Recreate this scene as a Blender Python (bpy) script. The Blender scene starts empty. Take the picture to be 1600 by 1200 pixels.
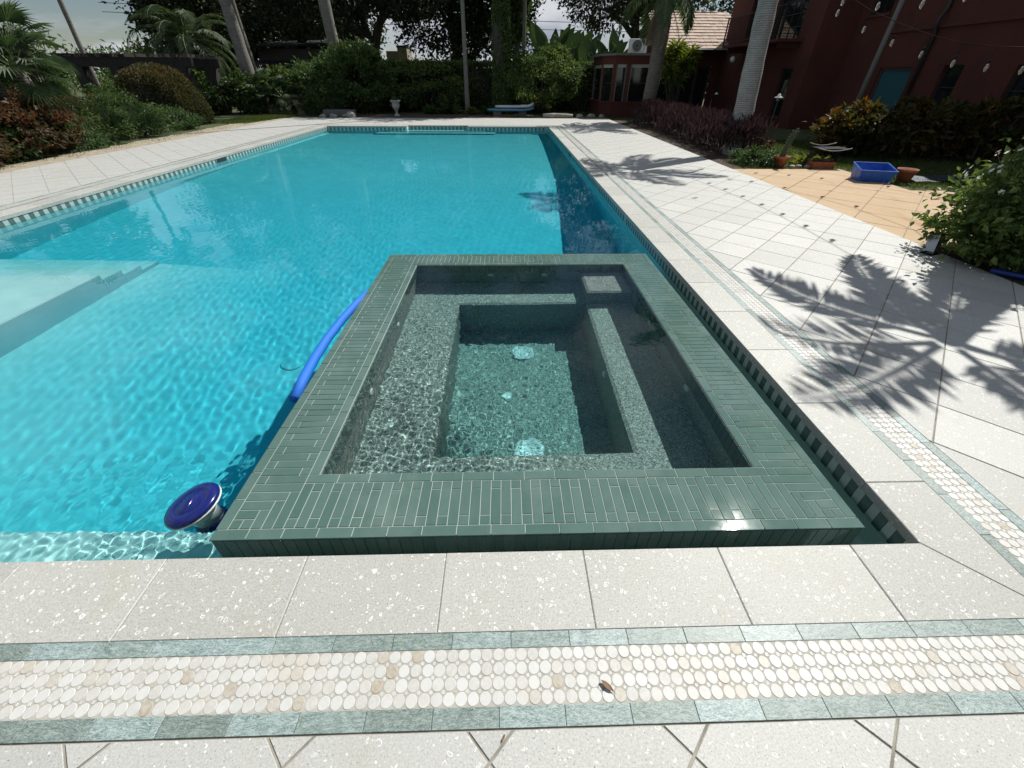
import bpy, math, random
import numpy as np
from mathutils import Matrix, Vector
R_ = math.radians
random.seed(7)
rng = np.random.default_rng(11)
sc = bpy.context.scene
C = sc.collection

# ------------------------------------------------------------------ camera
cam = bpy.data.cameras.new('camera'); cam_o = bpy.data.objects.new('camera', cam); C.objects.link(cam_o); sc.camera = cam_o
_p, _y, _r = R_(34.1403), R_(1.561), R_(.32612)
_f = Vector((math.sin(_y)*math.cos(_p), math.cos(_y)*math.cos(_p), -math.sin(_p)))
_rt = Vector((math.cos(_y), -math.sin(_y), 0)); _up = _rt.cross(_f)
_a = _rt*math.cos(_r)+_up*math.sin(_r); _b = _up*math.cos(_r)-_rt*math.sin(_r)
cam_o.matrix_world = Matrix(((_a.x,_b.x,-_f.x,0),(_a.y,_b.y,-_f.y,0),(_a.z,_b.z,-_f.z,1.65),(0,0,0,1)))
cam.sensor_width = 36; cam.lens = 36*630.87/1600; cam.shift_x = -5.38/1600; cam.shift_y = -52/1600
cam.clip_start = .05; cam.clip_end = 3000

# ------------------------------------------------------------------ sky and sun
CLX, CLY = 3.1, 1.7
SUN_EL, SUN_AZ = R_(50.3), R_(44.5)          # azimuth measured from +Y towards +X
S = Vector((math.sin(SUN_AZ)*math.cos(SUN_EL), math.cos(SUN_AZ)*math.cos(SUN_EL), math.sin(SUN_EL)))
w = bpy.data.worlds.new('World'); sc.world = w; w.use_nodes = True
nt = w.node_tree; N = nt.nodes; L = nt.links
bg = N['Background']; bg.inputs[1].default_value = .05
sky = N.new('ShaderNodeTexSky'); sky.sky_type = 'NISHITA'; sky.sun_disc = False
sky.sun_elevation = SUN_EL; sky.sun_rotation = SUN_AZ; sky.air_density = 1.0; sky.dust_density = .25; sky.ozone_density = 1.2
tc = N.new('ShaderNodeTexCoord')
mp = N.new('ShaderNodeMapping'); mp.inputs['Scale'].default_value = (1, 1, 2.4); mp.inputs['Location'].default_value = (CLX, CLY, .4)
n1 = N.new('ShaderNodeTexNoise'); n1.inputs['Scale'].default_value = 2.6; n1.inputs['Detail'].default_value = 9; n1.inputs['Roughness'].default_value = .58; n1.inputs['Distortion'].default_value = .4
rp = N.new('ShaderNodeValToRGB'); rp.color_ramp.elements[0].position = .45; rp.color_ramp.elements[1].position = .56
n2 = N.new('ShaderNodeTexNoise'); n2.inputs['Scale'].default_value = 4.5; n2.inputs['Detail'].default_value = 6
rc = N.new('ShaderNodeValToRGB'); rc.color_ramp.elements[0].position = .35; rc.color_ramp.elements[0].color = (5.0, 5.8, 7.2, 1); rc.color_ramp.elements[1].position = .7; rc.color_ramp.elements[1].color = (13.5, 13.8, 14.3, 1)
mx = N.new('ShaderNodeMix'); mx.data_type = 'RGBA'
L.new(tc.outputs['Generated'], mp.inputs[0]); L.new(mp.outputs[0], n1.inputs[0]); L.new(mp.outputs[0], n2.inputs[0])
L.new(n1.outputs[0], rp.inputs[0]); L.new(n2.outputs[0], rc.inputs[0])
L.new(rp.outputs[0], mx.inputs[0]); L.new(sky.outputs[0], mx.inputs[6]); L.new(rc.outputs[0], mx.inputs[7]); L.new(mx.outputs[2], bg.inputs[0])
sl = bpy.data.lights.new('sun', 'SUN'); sl.energy = 5.0; sl.angle = R_(.5); sl.color = (1, .978, .93)
so = bpy.data.objects.new('sun', sl); C.objects.link(so); so.rotation_euler = S.to_track_quat('Z', 'Y').to_euler()
sl.cycles.is_caustics_light = True

# ------------------------------------------------------------------ exposure and render
vs = sc.view_settings
vs.view_transform = 'Standard'; vs.look = 'None'; vs.exposure = .16; vs.gamma = 1; vs.use_curve_mapping = False
cy = sc.cycles
cy.use_denoising = True; cy.max_bounces = 10; cy.diffuse_bounces = 3; cy.glossy_bounces = 4; cy.transmission_bounces = 8; cy.transparent_max_bounces = 12
cy.sample_clamp_indirect = 6; cy.use_adaptive_sampling = True; cy.adaptive_threshold = .012

# ------------------------------------------------------------------ helpers
def tag(o, label=None, cat=None, group=None, kind=None):
    if label: o['label'] = label
    if cat: o['category'] = cat
    if group: o['group'] = group
    if kind: o['kind'] = kind
    return o
def link(name, me, parent=None, loc=None):
    o = bpy.data.objects.new(name, me); C.objects.link(o)
    if parent is not None: o.parent = parent
    if loc is not None: o.location = loc
    return o
def thing(name, label, cat, loc=(0,0,0), rz=0, group=None):
    o = link(name, None, None, loc); o.rotation_euler = (0, 0, rz); o.empty_display_size = .2
    return tag(o, label, cat, group)
def fastmesh(name, V, F, k, mat, smooth=False, attr=None):
    """V (n,3), F (m,k) arrays"""
    me = bpy.data.meshes.new(name)
    V = np.ascontiguousarray(V, np.float32); F = np.ascontiguousarray(F, np.int32)
    me.vertices.add(len(V)); me.vertices.foreach_set('co', V.ravel())
    me.loops.add(F.size); me.loops.foreach_set('vertex_index', F.ravel())
    me.polygons.add(len(F)); me.polygons.foreach_set('loop_start', np.arange(0, F.size, k, dtype=np.int32))
    me.update(calc_edges=True)
    me.polygons.foreach_set('use_smooth', np.full(len(F), smooth))
    if attr is not None:
        a = me.attributes.new('tint', 'FLOAT', 'POINT'); a.data.foreach_set('value', np.ascontiguousarray(attr, np.float32))
    me.materials.append(mat)
    return me
class MB:
    def __init__(s): s.v = []; s.f = []
    def add(s, v, f):
        b = len(s.v); s.v += [tuple(x) for x in v]; s.f += [tuple(i+b for i in q) for q in f]; return s
    def box(s, x0, y0, z0, x1, y1, z1):
        return s.add([(x, y, z) for x in (x0, x1) for y in (y0, y1) for z in (z0, z1)],
                     [(0,1,3,2),(4,6,7,5),(0,4,5,1),(2,3,7,6),(0,2,6,4),(1,5,7,3)])
    def cbox(s, x0, y0, z0, x1, y1, z1, c):
        """box with chamfered top edges"""
        v = [(x0,y0,z0),(x1,y0,z0),(x1,y1,z0),(x0,y1,z0),(x0,y0,z1-c),(x1,y0,z1-c),(x1,y1,z1-c),(x0,y1,z1-c),
             (x0+c,y0+c,z1),(x1-c,y0+c,z1),(x1-c,y1-c,z1),(x0+c,y1-c,z1)]
        f = [(3,2,1,0),(8,9,10,11)]
        for i in range(4):
            j = (i+1) % 4; f += [(i,j,4+j,4+i),(4+i,4+j,8+j,8+i)]
        return s.add(v, f)
    def prism(s, poly, z0, z1, c=0):
        n = len(poly); P = [Vector((p[0], p[1])) for p in poly]
        ar = sum(P[i].x*P[(i+1)%n].y-P[(i+1)%n].x*P[i].y for i in range(n))
        if ar < 0: P.reverse()
        v = [(p.x,p.y,z0) for p in P]; f = [tuple(range(n-1,-1,-1))]
        if c:
            ct = sum(P, Vector((0,0)))/n
            v += [(p.x,p.y,z1-c) for p in P]
            for p in P:
                d = ct-p; q = p+d*(c*1.4/max(d.length,1e-6)); v.append((q.x,q.y,z1))
            for i in range(n):
                j = (i+1) % n; f += [(i,j,n+j,n+i),(n+i,n+j,2*n+j,2*n+i)]
            f.append(tuple(range(2*n,3*n)))
        else:
            v += [(p.x,p.y,z1) for p in P]
            for i in range(n):
                j = (i+1) % n; f.append((i,j,n+j,n+i))
            f.append(tuple(range(n,2*n)))
        return s.add(v, f)
    def tube(s, pts, rad, n=8, cap=True):
        pts = [Vector(p) for p in pts]; m = len(pts)
        rad = [rad]*m if not hasattr(rad, '__len__') else rad
        rings = []; ref = Vector((.13,.91,.4))
        for i, p in enumerate(pts):
            t = (pts[min(i+1,m-1)]-pts[max(i-1,0)]).normalized()
            if abs(t.dot(ref)) > .95: ref = Vector((1,.1,0))
            a = t.cross(ref).normalized(); b = t.cross(a)
            rings.append([p+(a*math.cos(2*math.pi*k/n)+b*math.sin(2*math.pi*k/n))*rad[i] for k in range(n)])
        v = [q for r in rings for q in r]; f = []
        for i in range(m-1):
            for k in range(n):
                l = (k+1) % n; f.append((i*n+k,(i+1)*n+k,(i+1)*n+l,i*n+l))
        if cap: f += [tuple(range(n)), tuple(range((m-1)*n+n-1,(m-1)*n-1,-1))]
        return s.add(v, f)
    def lathe(s, prof, n=16, loc=(0,0,0)):
        v = []; f = []; m = len(prof)
        for r, z in prof:
            for k in range(n):
                a = 2*math.pi*k/n; v.append((loc[0]+r*math.cos(a), loc[1]+r*math.sin(a), loc[2]+z))
        for i in range(m-1):
            for k in range(n):
                l = (k+1) % n; f.append((i*n+k,i*n+l,(i+1)*n+l,(i+1)*n+k))
        f += [tuple(range(n-1,-1,-1)), tuple(range((m-1)*n,m*n))]
        return s.add(v, f)
    def mesh(s, name, mat, smooth=False):
        me = bpy.data.meshes.new(name); me.from_pydata(s.v, [], s.f); me.materials.append(mat)
        if smooth: me.polygons.foreach_set('use_smooth', [True]*len(me.polygons))
        me.update(); return me
    def build(s, name, mat, parent=None, smooth=False, loc=None):
        return link(name, s.mesh(name, mat, smooth), parent, loc)
def B(*a): return MB().box(*a)
def wet(o):                       # underwater things receive sunlight refracted by the water surface
    o.cycles.is_caustics_receiver = True; return o

# ------------------------------------------------------------------ materials
def mat(name, col=(.5,.5,.5), rough=.6, metal=0, spec=.5):
    m = bpy.data.materials.new(name); m.use_nodes = True; p = m.node_tree.nodes['Principled BSDF']
    p.inputs['Base Color'].default_value = (*col, 1); p.inputs['Roughness'].default_value = rough; p.inputs['Metallic'].default_value = metal
    p.inputs['Specular IOR Level'].default_value = spec
    return m
class NT:
    def __init__(s, m): s.m = m; s.t = m.node_tree; s.p = s.t.nodes.get('Principled BSDF')
    def n(s, typ, **kw):
        o = s.t.nodes.new('ShaderNode'+typ)
        for k, v in kw.items():
            if k in o.inputs: o.inputs[k].default_value = v
            else: setattr(o, k, v)
        return o
    def l(s, a, b): s.t.links.new(a, b)
    def pos(s, scale=(1,1,1), rot=(0,0,0)):
        g = s.n('NewGeometry'); mp = s.n('Mapping'); mp.inputs['Scale'].default_value = scale; mp.inputs['Rotation'].default_value = rot
        s.l(g.outputs['Position'], mp.inputs[0]); return mp.outputs[0]
    def obj(s, scale=(1,1,1)):
        g = s.n('TexCoord'); mp = s.n('Mapping'); mp.inputs['Scale'].default_value = scale
        s.l(g.outputs['Object'], mp.inputs[0]); return mp.outputs[0]
    def noise(s, vec, scale, detail=4, rough=.55, dist=0):
        o = s.n('TexNoise', Scale=scale, Detail=detail, Roughness=rough, Distortion=dist); s.l(vec, o.inputs[0]); return o.outputs[0]
    def ramp(s, fac, stops):
        o = s.n('ValToRGB'); e = o.color_ramp.elements
        while len(e) < len(stops): e.new(.5)
        for i, (p, c) in enumerate(stops):
            e[i].position = p; e[i].color = (*c, 1) if hasattr(c, '__len__') else (c, c, c, 1)
        s.l(fac, o.inputs[0]); return o.outputs[0]
    def mix(s, fac, a, b, mode='MIX'):
        o = s.n('Mix', data_type='RGBA', blend_type=mode)
        for sock, v in ((o.inputs[0], fac), (o.inputs[6], a), (o.inputs[7], b)):
            if isinstance(v, (int, float)): sock.default_value = v
            elif isinstance(v, tuple): sock.default_value = (*v, 1)
            else: s.l(v, sock)
        return o.outputs[2]
    def math(s, op, a, b=0):
        o = s.n('Math', operation=op)
        for i, v in enumerate((a, b)):
            if isinstance(v, (int, float)): o.inputs[i].default_value = v
            else: s.l(v, o.inputs[i])
        return o.outputs[0]
    def rand(s): return s.n('ObjectInfo').outputs['Random']
    def color(s, c): s.l(c, s.p.inputs['Base Color'])
    def bump(s, h, strength=.3, dist=.01):
        o = s.n('Bump'); o.inputs['Strength'].default_value = strength; o.inputs['Distance'].default_value = dist
        s.l(h, o.inputs['Height']); s.l(o.outputs[0], s.p.inputs['Normal'])
    def rough(s, v): s.l(v, s.p.inputs['Roughness'])

def shell_stone(name, base, tint, fleck=1.0):
    """cast shellstone: grey-beige with white shell chips, curled shell rims and dark specks"""
    m = mat(name, base, .55, spec=.45); t = NT(m); P = t.pos()
    big = t.noise(P, 1.3, 5, .6); c = t.mix(t.ramp(big, [(.3, 0), (.72, 1)]), base, tint)
    gr = t.noise(P, 150, 4, .75); c = t.mix(t.ramp(gr, [(.36, 0), (.66, 1)]), t.mix(.22, c, (.2,.19,.16)), t.mix(.38, c, (.70,.69,.65)))
    gd = t.noise(P, 170, 2, .5); c = t.mix(t.ramp(gd, [(.27, .9), (.36, 0)]), c, (.14,.13,.115))
    ws = t.noise(P, 30, 2, .5); wv = t.n('VectorMath', operation='SCALE'); wn = t.n('TexNoise', Scale=24, Detail=2)
    t.l(P, wn.inputs[0]); t.l(wn.outputs[1], wv.inputs[0]); wv.inputs[3].default_value = .03
    ad = t.n('VectorMath', operation='ADD'); t.l(P, ad.inputs[0]); t.l(wv.outputs[0], ad.inputs[1])
    vo = t.n('TexVoronoi', Scale=42, Randomness=1); t.l(ad.outputs[0], vo.inputs[0])
    sp = t.n('SeparateColor'); t.l(vo.outputs['Color'], sp.inputs[0])
    chip = t.math('MULTIPLY', t.math('LESS_THAN', vo.outputs['Distance'], t.math('MULTIPLY', sp.outputs[1], .22)), t.math('GREATER_THAN', sp.outputs[0], .62))
    ringa = t.math('SUBTRACT', vo.outputs['Distance'], .30)
    ring = t.math('MULTIPLY', t.math('LESS_THAN', t.math('ABSOLUTE', ringa), .045), t.math('MULTIPLY', t.math('GREATER_THAN', sp.outputs[2], .78), t.math('GREATER_THAN', ws, .49)))
    v2 = t.n('TexVoronoi', Scale=78, Randomness=1); t.l(ad.outputs[0], v2.inputs[0]); s2 = t.n('SeparateColor'); t.l(v2.outputs['Color'], s2.inputs[0])
    chip2 = t.math('MULTIPLY', t.math('LESS_THAN', v2.outputs['Distance'], t.math('MULTIPLY', s2.outputs[1], .3)), t.math('GREATER_THAN', s2.outputs[0], .72))
    al = t.math('MINIMUM', t.math('ADD', t.math('ADD', chip, ring), chip2), 1)
    al = t.math('MULTIPLY', al, fleck*.85)
    c = t.mix(al, c, (.80,.79,.75))
    st = t.noise(P, 2.7, 4, .65, .4); c = t.mix(t.ramp(st, [(.56, 0), (.76, .5)]), c, (.38,.34,.235))
    hs = t.n('HueSaturation'); t.l(c, hs.inputs['Color']); mr = t.n('MapRange'); t.l(t.rand(), mr.inputs[0]); mr.inputs[3].default_value = .90; mr.inputs[4].default_value = 1.06
    t.l(mr.outputs[0], hs.inputs['Value']); t.color(hs.outputs[0])
    t.bump(t.math('ADD', gr, t.math('MULTIPLY', al, .4)), .18, .003)
    return m
M = {}
M['coping'] = shell_stone('coping_shellstone', (.392,.394,.353), (.345,.347,.31))
M['deck'] = shell_stone('deck_shellstone', (.462,.465,.434), (.42,.423,.392), .8)
M['grout'] = mat('deck_grout', (.20,.185,.15), .95); t = NT(M['grout']); t.color(t.ramp(t.noise(t.pos(), 9, 4), [(.3,(.17,.155,.125)),(.7,(.38,.355,.295))]))
M['mgrout'] = mat('mosaic_grout', (.40,.36,.30), .95); t = NT(M['mgrout']); t.color(t.ramp(t.noise(t.pos(), 14, 4), [(.3,(.33,.31,.265)),(.7,(.44,.425,.375))]))

def marble(name):
    m = mat(name, rough=.42); t = NT(m); P = t.pos()
    r = t.rand(); cb = t.n('CombineXYZ'); t.l(t.math('MULTIPLY', r, 37), cb.inputs[0]); t.l(t.math('MULTIPLY', r, 91), cb.inputs[1])
    ad = t.n('VectorMath', operation='ADD'); t.l(P, ad.inputs[0]); t.l(cb.outputs[0], ad.inputs[1])
    rt = t.n('Mapping'); t.l(ad.outputs[0], rt.inputs[0]); rt.inputs['Scale'].default_value = (1, 3.2, 1)
    n = t.noise(rt.outputs[0], 22, 9, .74, 1.6)
    c = t.ramp(n, [(.32,(.06,.10,.092)),(.43,(.135,.195,.176)),(.54,(.215,.28,.256)),(.68,(.37,.435,.40))])
    wv = t.noise(rt.outputs[0], 30, 6, .7, 2.5)
    c = t.mix(t.ramp(wv, [(.46, 0), (.50, .85), (.54, 0)]), c, (.50,.56,.53))
    dk = t.noise(rt.outputs[0], 9, 5, .6, 3); c = t.mix(t.ramp(dk, [(.475, 0), (.50, .75), (.525, 0)]), c, (.07,.105,.10))
    hs = t.n('HueSaturation'); t.l(c, hs.inputs['Color']); mr = t.n('MapRange'); t.l(r, mr.inputs[0]); mr.inputs[3].default_value = .75; mr.inputs[4].default_value = 1.2
    t.l(mr.outputs[0], hs.inputs['Value']); mr2 = t.n('MapRange'); t.l(r, mr2.inputs[0]); mr2.inputs[3].default_value = .475; mr2.inputs[4].default_value = .53; t.l(mr2.outputs[0], hs.inputs['Hue'])
    t.color(hs.outputs[0]); t.bump(n, .1, .002); return m
M['marble'] = marble('green_marble')
def pebble_mat(name, island):
    m = mat(name, rough=.5); t = NT(m)
    r = t.n('NewGeometry').outputs['Random Per Island'] if island else t.rand()
    c = t.ramp(r, [(0,(.475,.472,.435)),(.35,(.545,.548,.522)),(.6,(.445,.438,.40)),(.88,(.51,.506,.474)),(.955,(.43,.40,.335)),(.985,(.34,.285,.20))])
    n = t.noise(t.pos(), 45, 6, .65, 1.5); c = t.mix(t.ramp(n, [(.35, 0), (.7, .5)]), c, (.62,.61,.58))
    st = t.noise(t.pos(), 3.1, 5, .6); c = t.mix(t.ramp(st, [(.58, 0), (.74, .5)]), c, (.50,.39,.26))
    t.color(c); t.bump(n, .15, .002); return m
M['peb'] = pebble_mat('mosaic_stone', False); M['pebs'] = pebble_mat('mosaic_stone_field', True)
def glaze(name, a, b, island=False, rough=.03):
    m = mat(name, a, rough); t = NT(m)
    r = t.n('NewGeometry').outputs['Random Per Island'] if island else t.rand()
    c = t.mix(r, a, b); n = t.noise(t.pos(), 18, 4, .6); c = t.mix(t.ramp(n, [(.4, 0), (.75, .25)]), c, tuple(x*1.5 for x in a)); c = t.mix(t.ramp(t.noise(t.pos(), 2.3, 6, .65), [(.50, 0), (.78, .16)]), c, (.42,.46,.43)); t.color(c)
    t.bump(t.noise(t.pos(), 22, 2, .5), .012, .01)
    t.rough(t.ramp(t.noise(t.pos(), 5, 4), [(.3, rough*.7), (.75, rough*1.9)])); return m
M['tile'] = glaze('spa_tile', (.070,.128,.108), (.092,.155,.134)); M['tiles'] = glaze('spa_tile_field', (.070,.128,.108), (.092,.155,.134), True)
M['tgrout'] = mat('spa_grout', (.38,.43,.39), .9)
M['wl_dark'] = glaze('waterline_dark', (.085,.140,.122), (.105,.16,.142)); M['wl_light'] = glaze('waterline_light', (.40,.48,.445), (.46,.53,.495))
M['plaster'] = mat('pool_plaster', (.66,.75,.70), .8); t = NT(M['plaster']); t.color(t.ramp(t.noise(t.pos(), 3, 6, .6), [(.3,(.56,.64,.59)),(.7,(.66,.72,.67))]))
M['pebble'] = mat('pebble_plaster', rough=.75); t = NT(M['pebble']); v = t.n('TexVoronoi', Scale=150); t.l(t.pos(), v.inputs[0])
sp_ = t.n('SeparateColor'); t.l(v.outputs['Color'], sp_.inputs[0]); t.color(t.ramp(sp_.outputs[0], [(0,(.06,.07,.062)),(.3,(.19,.205,.18)),(.65,(.31,.325,.285)),(.9,(.42,.43,.39)),(1,(.64,.64,.59))])); t.bump(v.outputs['Distance'], .25, .004)
M['white'] = mat('white_plastic', (.75,.76,.74), .4); M['black'] = mat('black', (.012,.012,.013), .85, spec=.2)
M['dark'] = mat('dark_opening', (.02,.025,.025), .6)
def stain_wood(name, a, b, sc_=(14,14,2)):
    m = mat(name, rough=.85); t = NT(m); n = t.noise(t.obj(sc_), 2.0, 6, .65, .6); t.color(t.ramp(n, [(.3, a), (.7, b)])); t.bump(n, .5, .02); return m
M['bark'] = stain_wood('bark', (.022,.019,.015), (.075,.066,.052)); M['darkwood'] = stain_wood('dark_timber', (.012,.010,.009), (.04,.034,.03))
def palmbark(name, a, b, rings):
    m = mat(name, rough=.9); t = NT(m); n = t.noise(t.obj(), 6, 6, .65); wv = t.n('TexWave', wave_type='BANDS', bands_direction='Z', Scale=rings, Distortion=3.6, Detail=4)
    wv.inputs['Detail Scale'].default_value = 2; t.l(t.obj(), wv.inputs[0]); f = t.mix(.62, wv.outputs[0], n); t.color(t.ramp(f, [(.22, a), (.72, b)])); t.bump(f, .35, .02); return m
M['palmbark'] = palmbark('palm_bark_grey', (.15,.145,.135), (.36,.35,.32), 7.0); M['palmbark3'] = palmbark('palm_bark_dull', (.09,.085,.075), (.24,.225,.195), 6); M['palmbark2'] = palmbark('palm_bark_brown', (.07,.06,.05), (.22,.195,.165), 5)
def leafmat(name, stops, rough=.5, trans=.34, spec=.3):
    m = bpy.data.materials.new(name); m.use_nodes = True; t = NT(m)
    a = t.n('Attribute', attribute_name='tint'); c = t.ramp(a.outputs['Fac'], stops); t.color(c)
    t.p.inputs['Roughness'].default_value = rough; t.p.inputs['Specular IOR Level'].default_value = spec
    tr = t.n('BsdfTranslucent'); hs = t.n('HueSaturation'); hs.inputs['Hue'].default_value = .485; hs.inputs['Saturation'].default_value = 1.15; hs.inputs['Value'].default_value = 1.5
    t.l(c, hs.inputs['Color']); t.l(hs.outputs[0], tr.inputs[0])
    ms = t.n('MixShader'); ms.inputs[0].default_value = trans; t.l(t.p.outputs[0], ms.inputs[1]); t.l(tr.outputs[0], ms.inputs[2])
    t.l(ms.outputs[0], t.t.nodes['Material Output'].inputs[0]); return m
M['lf_oak'] = leafmat('oak_leaves', [(0,(.014,.022,.010)),(.5,(.030,.046,.018)),(1,(.07,.088,.034))], trans=.2)
M['lf_hedge'] = leafmat('hedge_leaves', [(0,(.034,.060,.02)),(.6,(.085,.135,.038)),(1,(.20,.24,.07))])
M['lf_shrub'] = leafmat('shrub_leaves', [(0,(.028,.054,.018)),(.5,(.070,.122,.036)),(1,(.17,.22,.07))])
M['lf_palm'] = leafmat('palm_leaves', [(0,(.018,.034,.014)),(.5,(.040,.072,.026)),(1,(.10,.13,.055))], rough=.5, spec=.35)
M['lf_green'] = leafmat('ground_cover', [(0,(.022,.048,.016)),(.5,(.050,.098,.03)),(1,(.11,.17,.055))])
M['lf_red'] = leafmat('copper_leaves', [(0,(.03,.030,.014)),(.35,(.06,.05,.022)),(.7,(.105,.052,.026)),(1,(.16,.075,.035))])
M['lf_top'] = leafmat('topiary_leaves', [(0,(.022,.034,.014)),(.55,(.055,.068,.026)),(.8,(.12,.085,.032)),(1,(.19,.085,.036))])
M['lf_ti'] = leafmat('burgundy_leaves', [(0,(.022,.013,.013)),(.6,(.058,.028,.028)),(1,(.12,.065,.062))], trans=.15)
M['lf_croton'] = leafmat('croton_leaves', [(0,(.022,.032,.011)),(.5,(.058,.058,.016)),(.8,(.12,.075,.018)),(1,(.13,.052,.016))])
M['lf_lime'] = leafmat('lime_leaves', [(0,(.05,.085,.015)),(.6,(.13,.19,.035)),(1,(.28,.31,.08))])
M['lf_dead'] = leafmat('dead_fronds', [(0,(.10,.075,.05)),(1,(.33,.27,.20))], trans=.1)
M['lf_flower'] = leafmat('white_petals', [(0,(.72,.72,.68)),(1,(.82,.82,.78))]); M['lf_orange'] = leafmat('orange_petals', [(0,(.55,.07,.02)),(1,(.65,.13,.03))])
M['lf_banana'] = leafmat('paddle_leaves', [(0,(.018,.036,.013)),(.5,(.035,.066,.02)),(1,(.07,.11,.03))], rough=.35, trans=.2)
M['lf_bright'] = leafmat('bright_leaves', [(0,(.030,.058,.016)),(.5,(.075,.125,.034)),(1,(.17,.22,.06))])
M['grass'] = leafmat('grass_blades', [(0,(.030,.055,.012)),(.6,(.070,.115,.024)),(1,(.15,.18,.05))], trans=.25)
M['lawn'] = mat('lawn_soil', rough=1); t = NT(M['lawn']); n_ = t.noise(t.pos(), .35, 6, .6); n3 = t.noise(t.pos(), 12, 4, .6)
t.color(t.mix(t.ramp(n3, [(.35, 0), (.7, 1)]), t.ramp(n_, [(.3,(.030,.050,.014)),(.7,(.055,.075,.022))]), (.075,.085,.032))); t.bump(n3, .8, .04)
M['sand'] = mat('sand', rough=1); t = NT(M['sand']); n3 = t.noise(t.pos(), 7, 7, .7); t.color(t.ramp(n3, [(.3,(.20,.165,.115)),(.55,(.36,.31,.23)),(.75,(.47,.42,.33))])); t.bump(n3, .6, .03)
M['mulch'] = mat('mulch', rough=1); t = NT(M['mulch']); n3 = t.noise(t.pos((1,2.5,1)), 16, 6, .75); t.color(t.ramp(n3, [(.3,(.025,.017,.012)),(.6,(.09,.062,.04)),(.8,(.20,.15,.10))])); t.bump(n3, .9, .04)
def stucco(name, c):
    m = mat(name, c, .9); t = NT(m); n = t.noise(t.pos(), .8, 6, .6); stk = t.noise(t.pos((5,5,.5)), 1.1, 5, .65); cc = t.mix(t.ramp(stk, [(.45, 0), (.75, .45)]), t.ramp(n, [(.3, tuple(x*.8 for x in c)), (.7, tuple(x*1.15 for x in c))]), tuple(x*.55+.012 for x in c)); t.color(cc); t.bump(t.noise(t.pos(), 40, 4, .6), .35, .01); return m
M['red'] = stucco('red_stucco', (.105,.029,.020)); M['redtrim'] = stucco('red_trim', (.11,.031,.024)); M['greywall'] = stucco('weathered_wall', (.12,.105,.09)); M['beige'] = stucco('beige_block', (.30,.26,.20))
M['roof'] = mat('roof_tile', rough=.85); t = NT(M['roof']); n3 = t.noise(t.pos((2.5,1,1)), 2.2, 6, .7); t.color(t.ramp(n3, [(.28,(.30,.20,.14)),(.5,(.50,.37,.28)),(.75,(.58,.47,.38))]))
M['metalroof'] = mat('grey_roof', (.045,.045,.05), .8); M['iron'] = mat('black_iron', (.012,.012,.012), .5); M['teal'] = mat('teal_door', (.025,.12,.14), .5)
M['frame'] = mat('window_frame', (.13,.05,.04), .6); M['dframe'] = mat('dark_frame', (.03,.028,.027), .5); M['blind'] = mat('window_blind', (.42,.42,.38), .8)
M['glass'] = mat('window_glass', (.012,.016,.017), .04, spec=.9)
M['terra'] = mat('terracotta', (.33,.105,.045), .8); t = NT(M['terra']); t.color(t.ramp(t.noise(t.pos(), 14, 5), [(.3,(.25,.075,.03)),(.7,(.40,.14,.065))]))
M['stone'] = mat('pale_stone', rough=.9); t = NT(M['stone']); n3 = t.noise(t.pos(), 6, 7, .7); t.color(t.ramp(n3, [(.3,(.20,.18,.15)),(.7,(.44,.41,.36))])); t.bump(n3, .6, .03)
M['urn'] = mat('urn_stone', rough=.85); t = NT(M['urn']); t.color(t.ramp(t.noise(t.pos(), 9, 6, .65), [(.3,(.30,.29,.27)),(.7,(.56,.55,.52))]))
M['steel'] = mat('galvanised', (.42,.43,.44), .4, .8); M['pole'] = mat('weathered_pole', (.17,.165,.15), .8)
M['blue'] = mat('blue_plastic', (.010,.09,.50), .35); M['noodle'] = mat('blue_foam', (.012,.15,.62), .7); t = NT(M['noodle']); t.bump(t.noise(t.pos(), 120, 2), .3, .004)
t = NT(M['blue']); t.color(t.ramp(t.noise(t.pos(), 7, 6, .7), [(.35,(.010,.085,.48)),(.75,(.05,.16,.52))])); t.rough(t.ramp(t.noise(t.pos(), 12, 4), [(.3,.3),(.7,.6)]))
M['navy'] = mat('navy_plastic', (.008,.015,.13), .22); M['navyd'] = mat('dark_navy', (.008,.012,.06), .4)
M['tarp'] = mat('dark_tarp', (.02,.035,.06), .6); M['hose'] = mat('blue_hose', (.01,.035,.20), .4)
M['leafdry'] = mat('dry_leaf', (.17,.095,.045), .7); M['bulb'] = mat('bulb_glass', (.75,.68,.62), .08); M['bulb'].node_tree.nodes['Principled BSDF'].inputs['Transmission Weight'].default_value = .85
M['board'] = mat('board_white', (.62,.66,.68), .3); M['boardb'] = mat('board_blue', (.10,.30,.42), .3); M['concrete'] = mat('concrete', (.17,.165,.155), .9)
M['tan'] = mat('tan_paver', rough=.85); t = NT(M['tan']); P_ = t.pos()
c_ = t.ramp(t.noise(P_, 1.1, 5, .6), [(.3,(.40,.265,.14)),(.7,(.46,.33,.195))]); c_ = t.mix(t.ramp(t.noise(P_, 60, 4, .7), [(.35, 0), (.75, .45)]), c_, (.54,.43,.29))
c_ = t.mix(t.ramp(t.noise(t.pos((1.6,.7,1), (0,0,.5)), .9, 4, .6, .5), [(.56, 0), (.70, .75)]), c_, (.33,.175,.065)); t.color(c_); t.bump(t.noise(P_, 90, 3), .2, .004)
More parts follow.
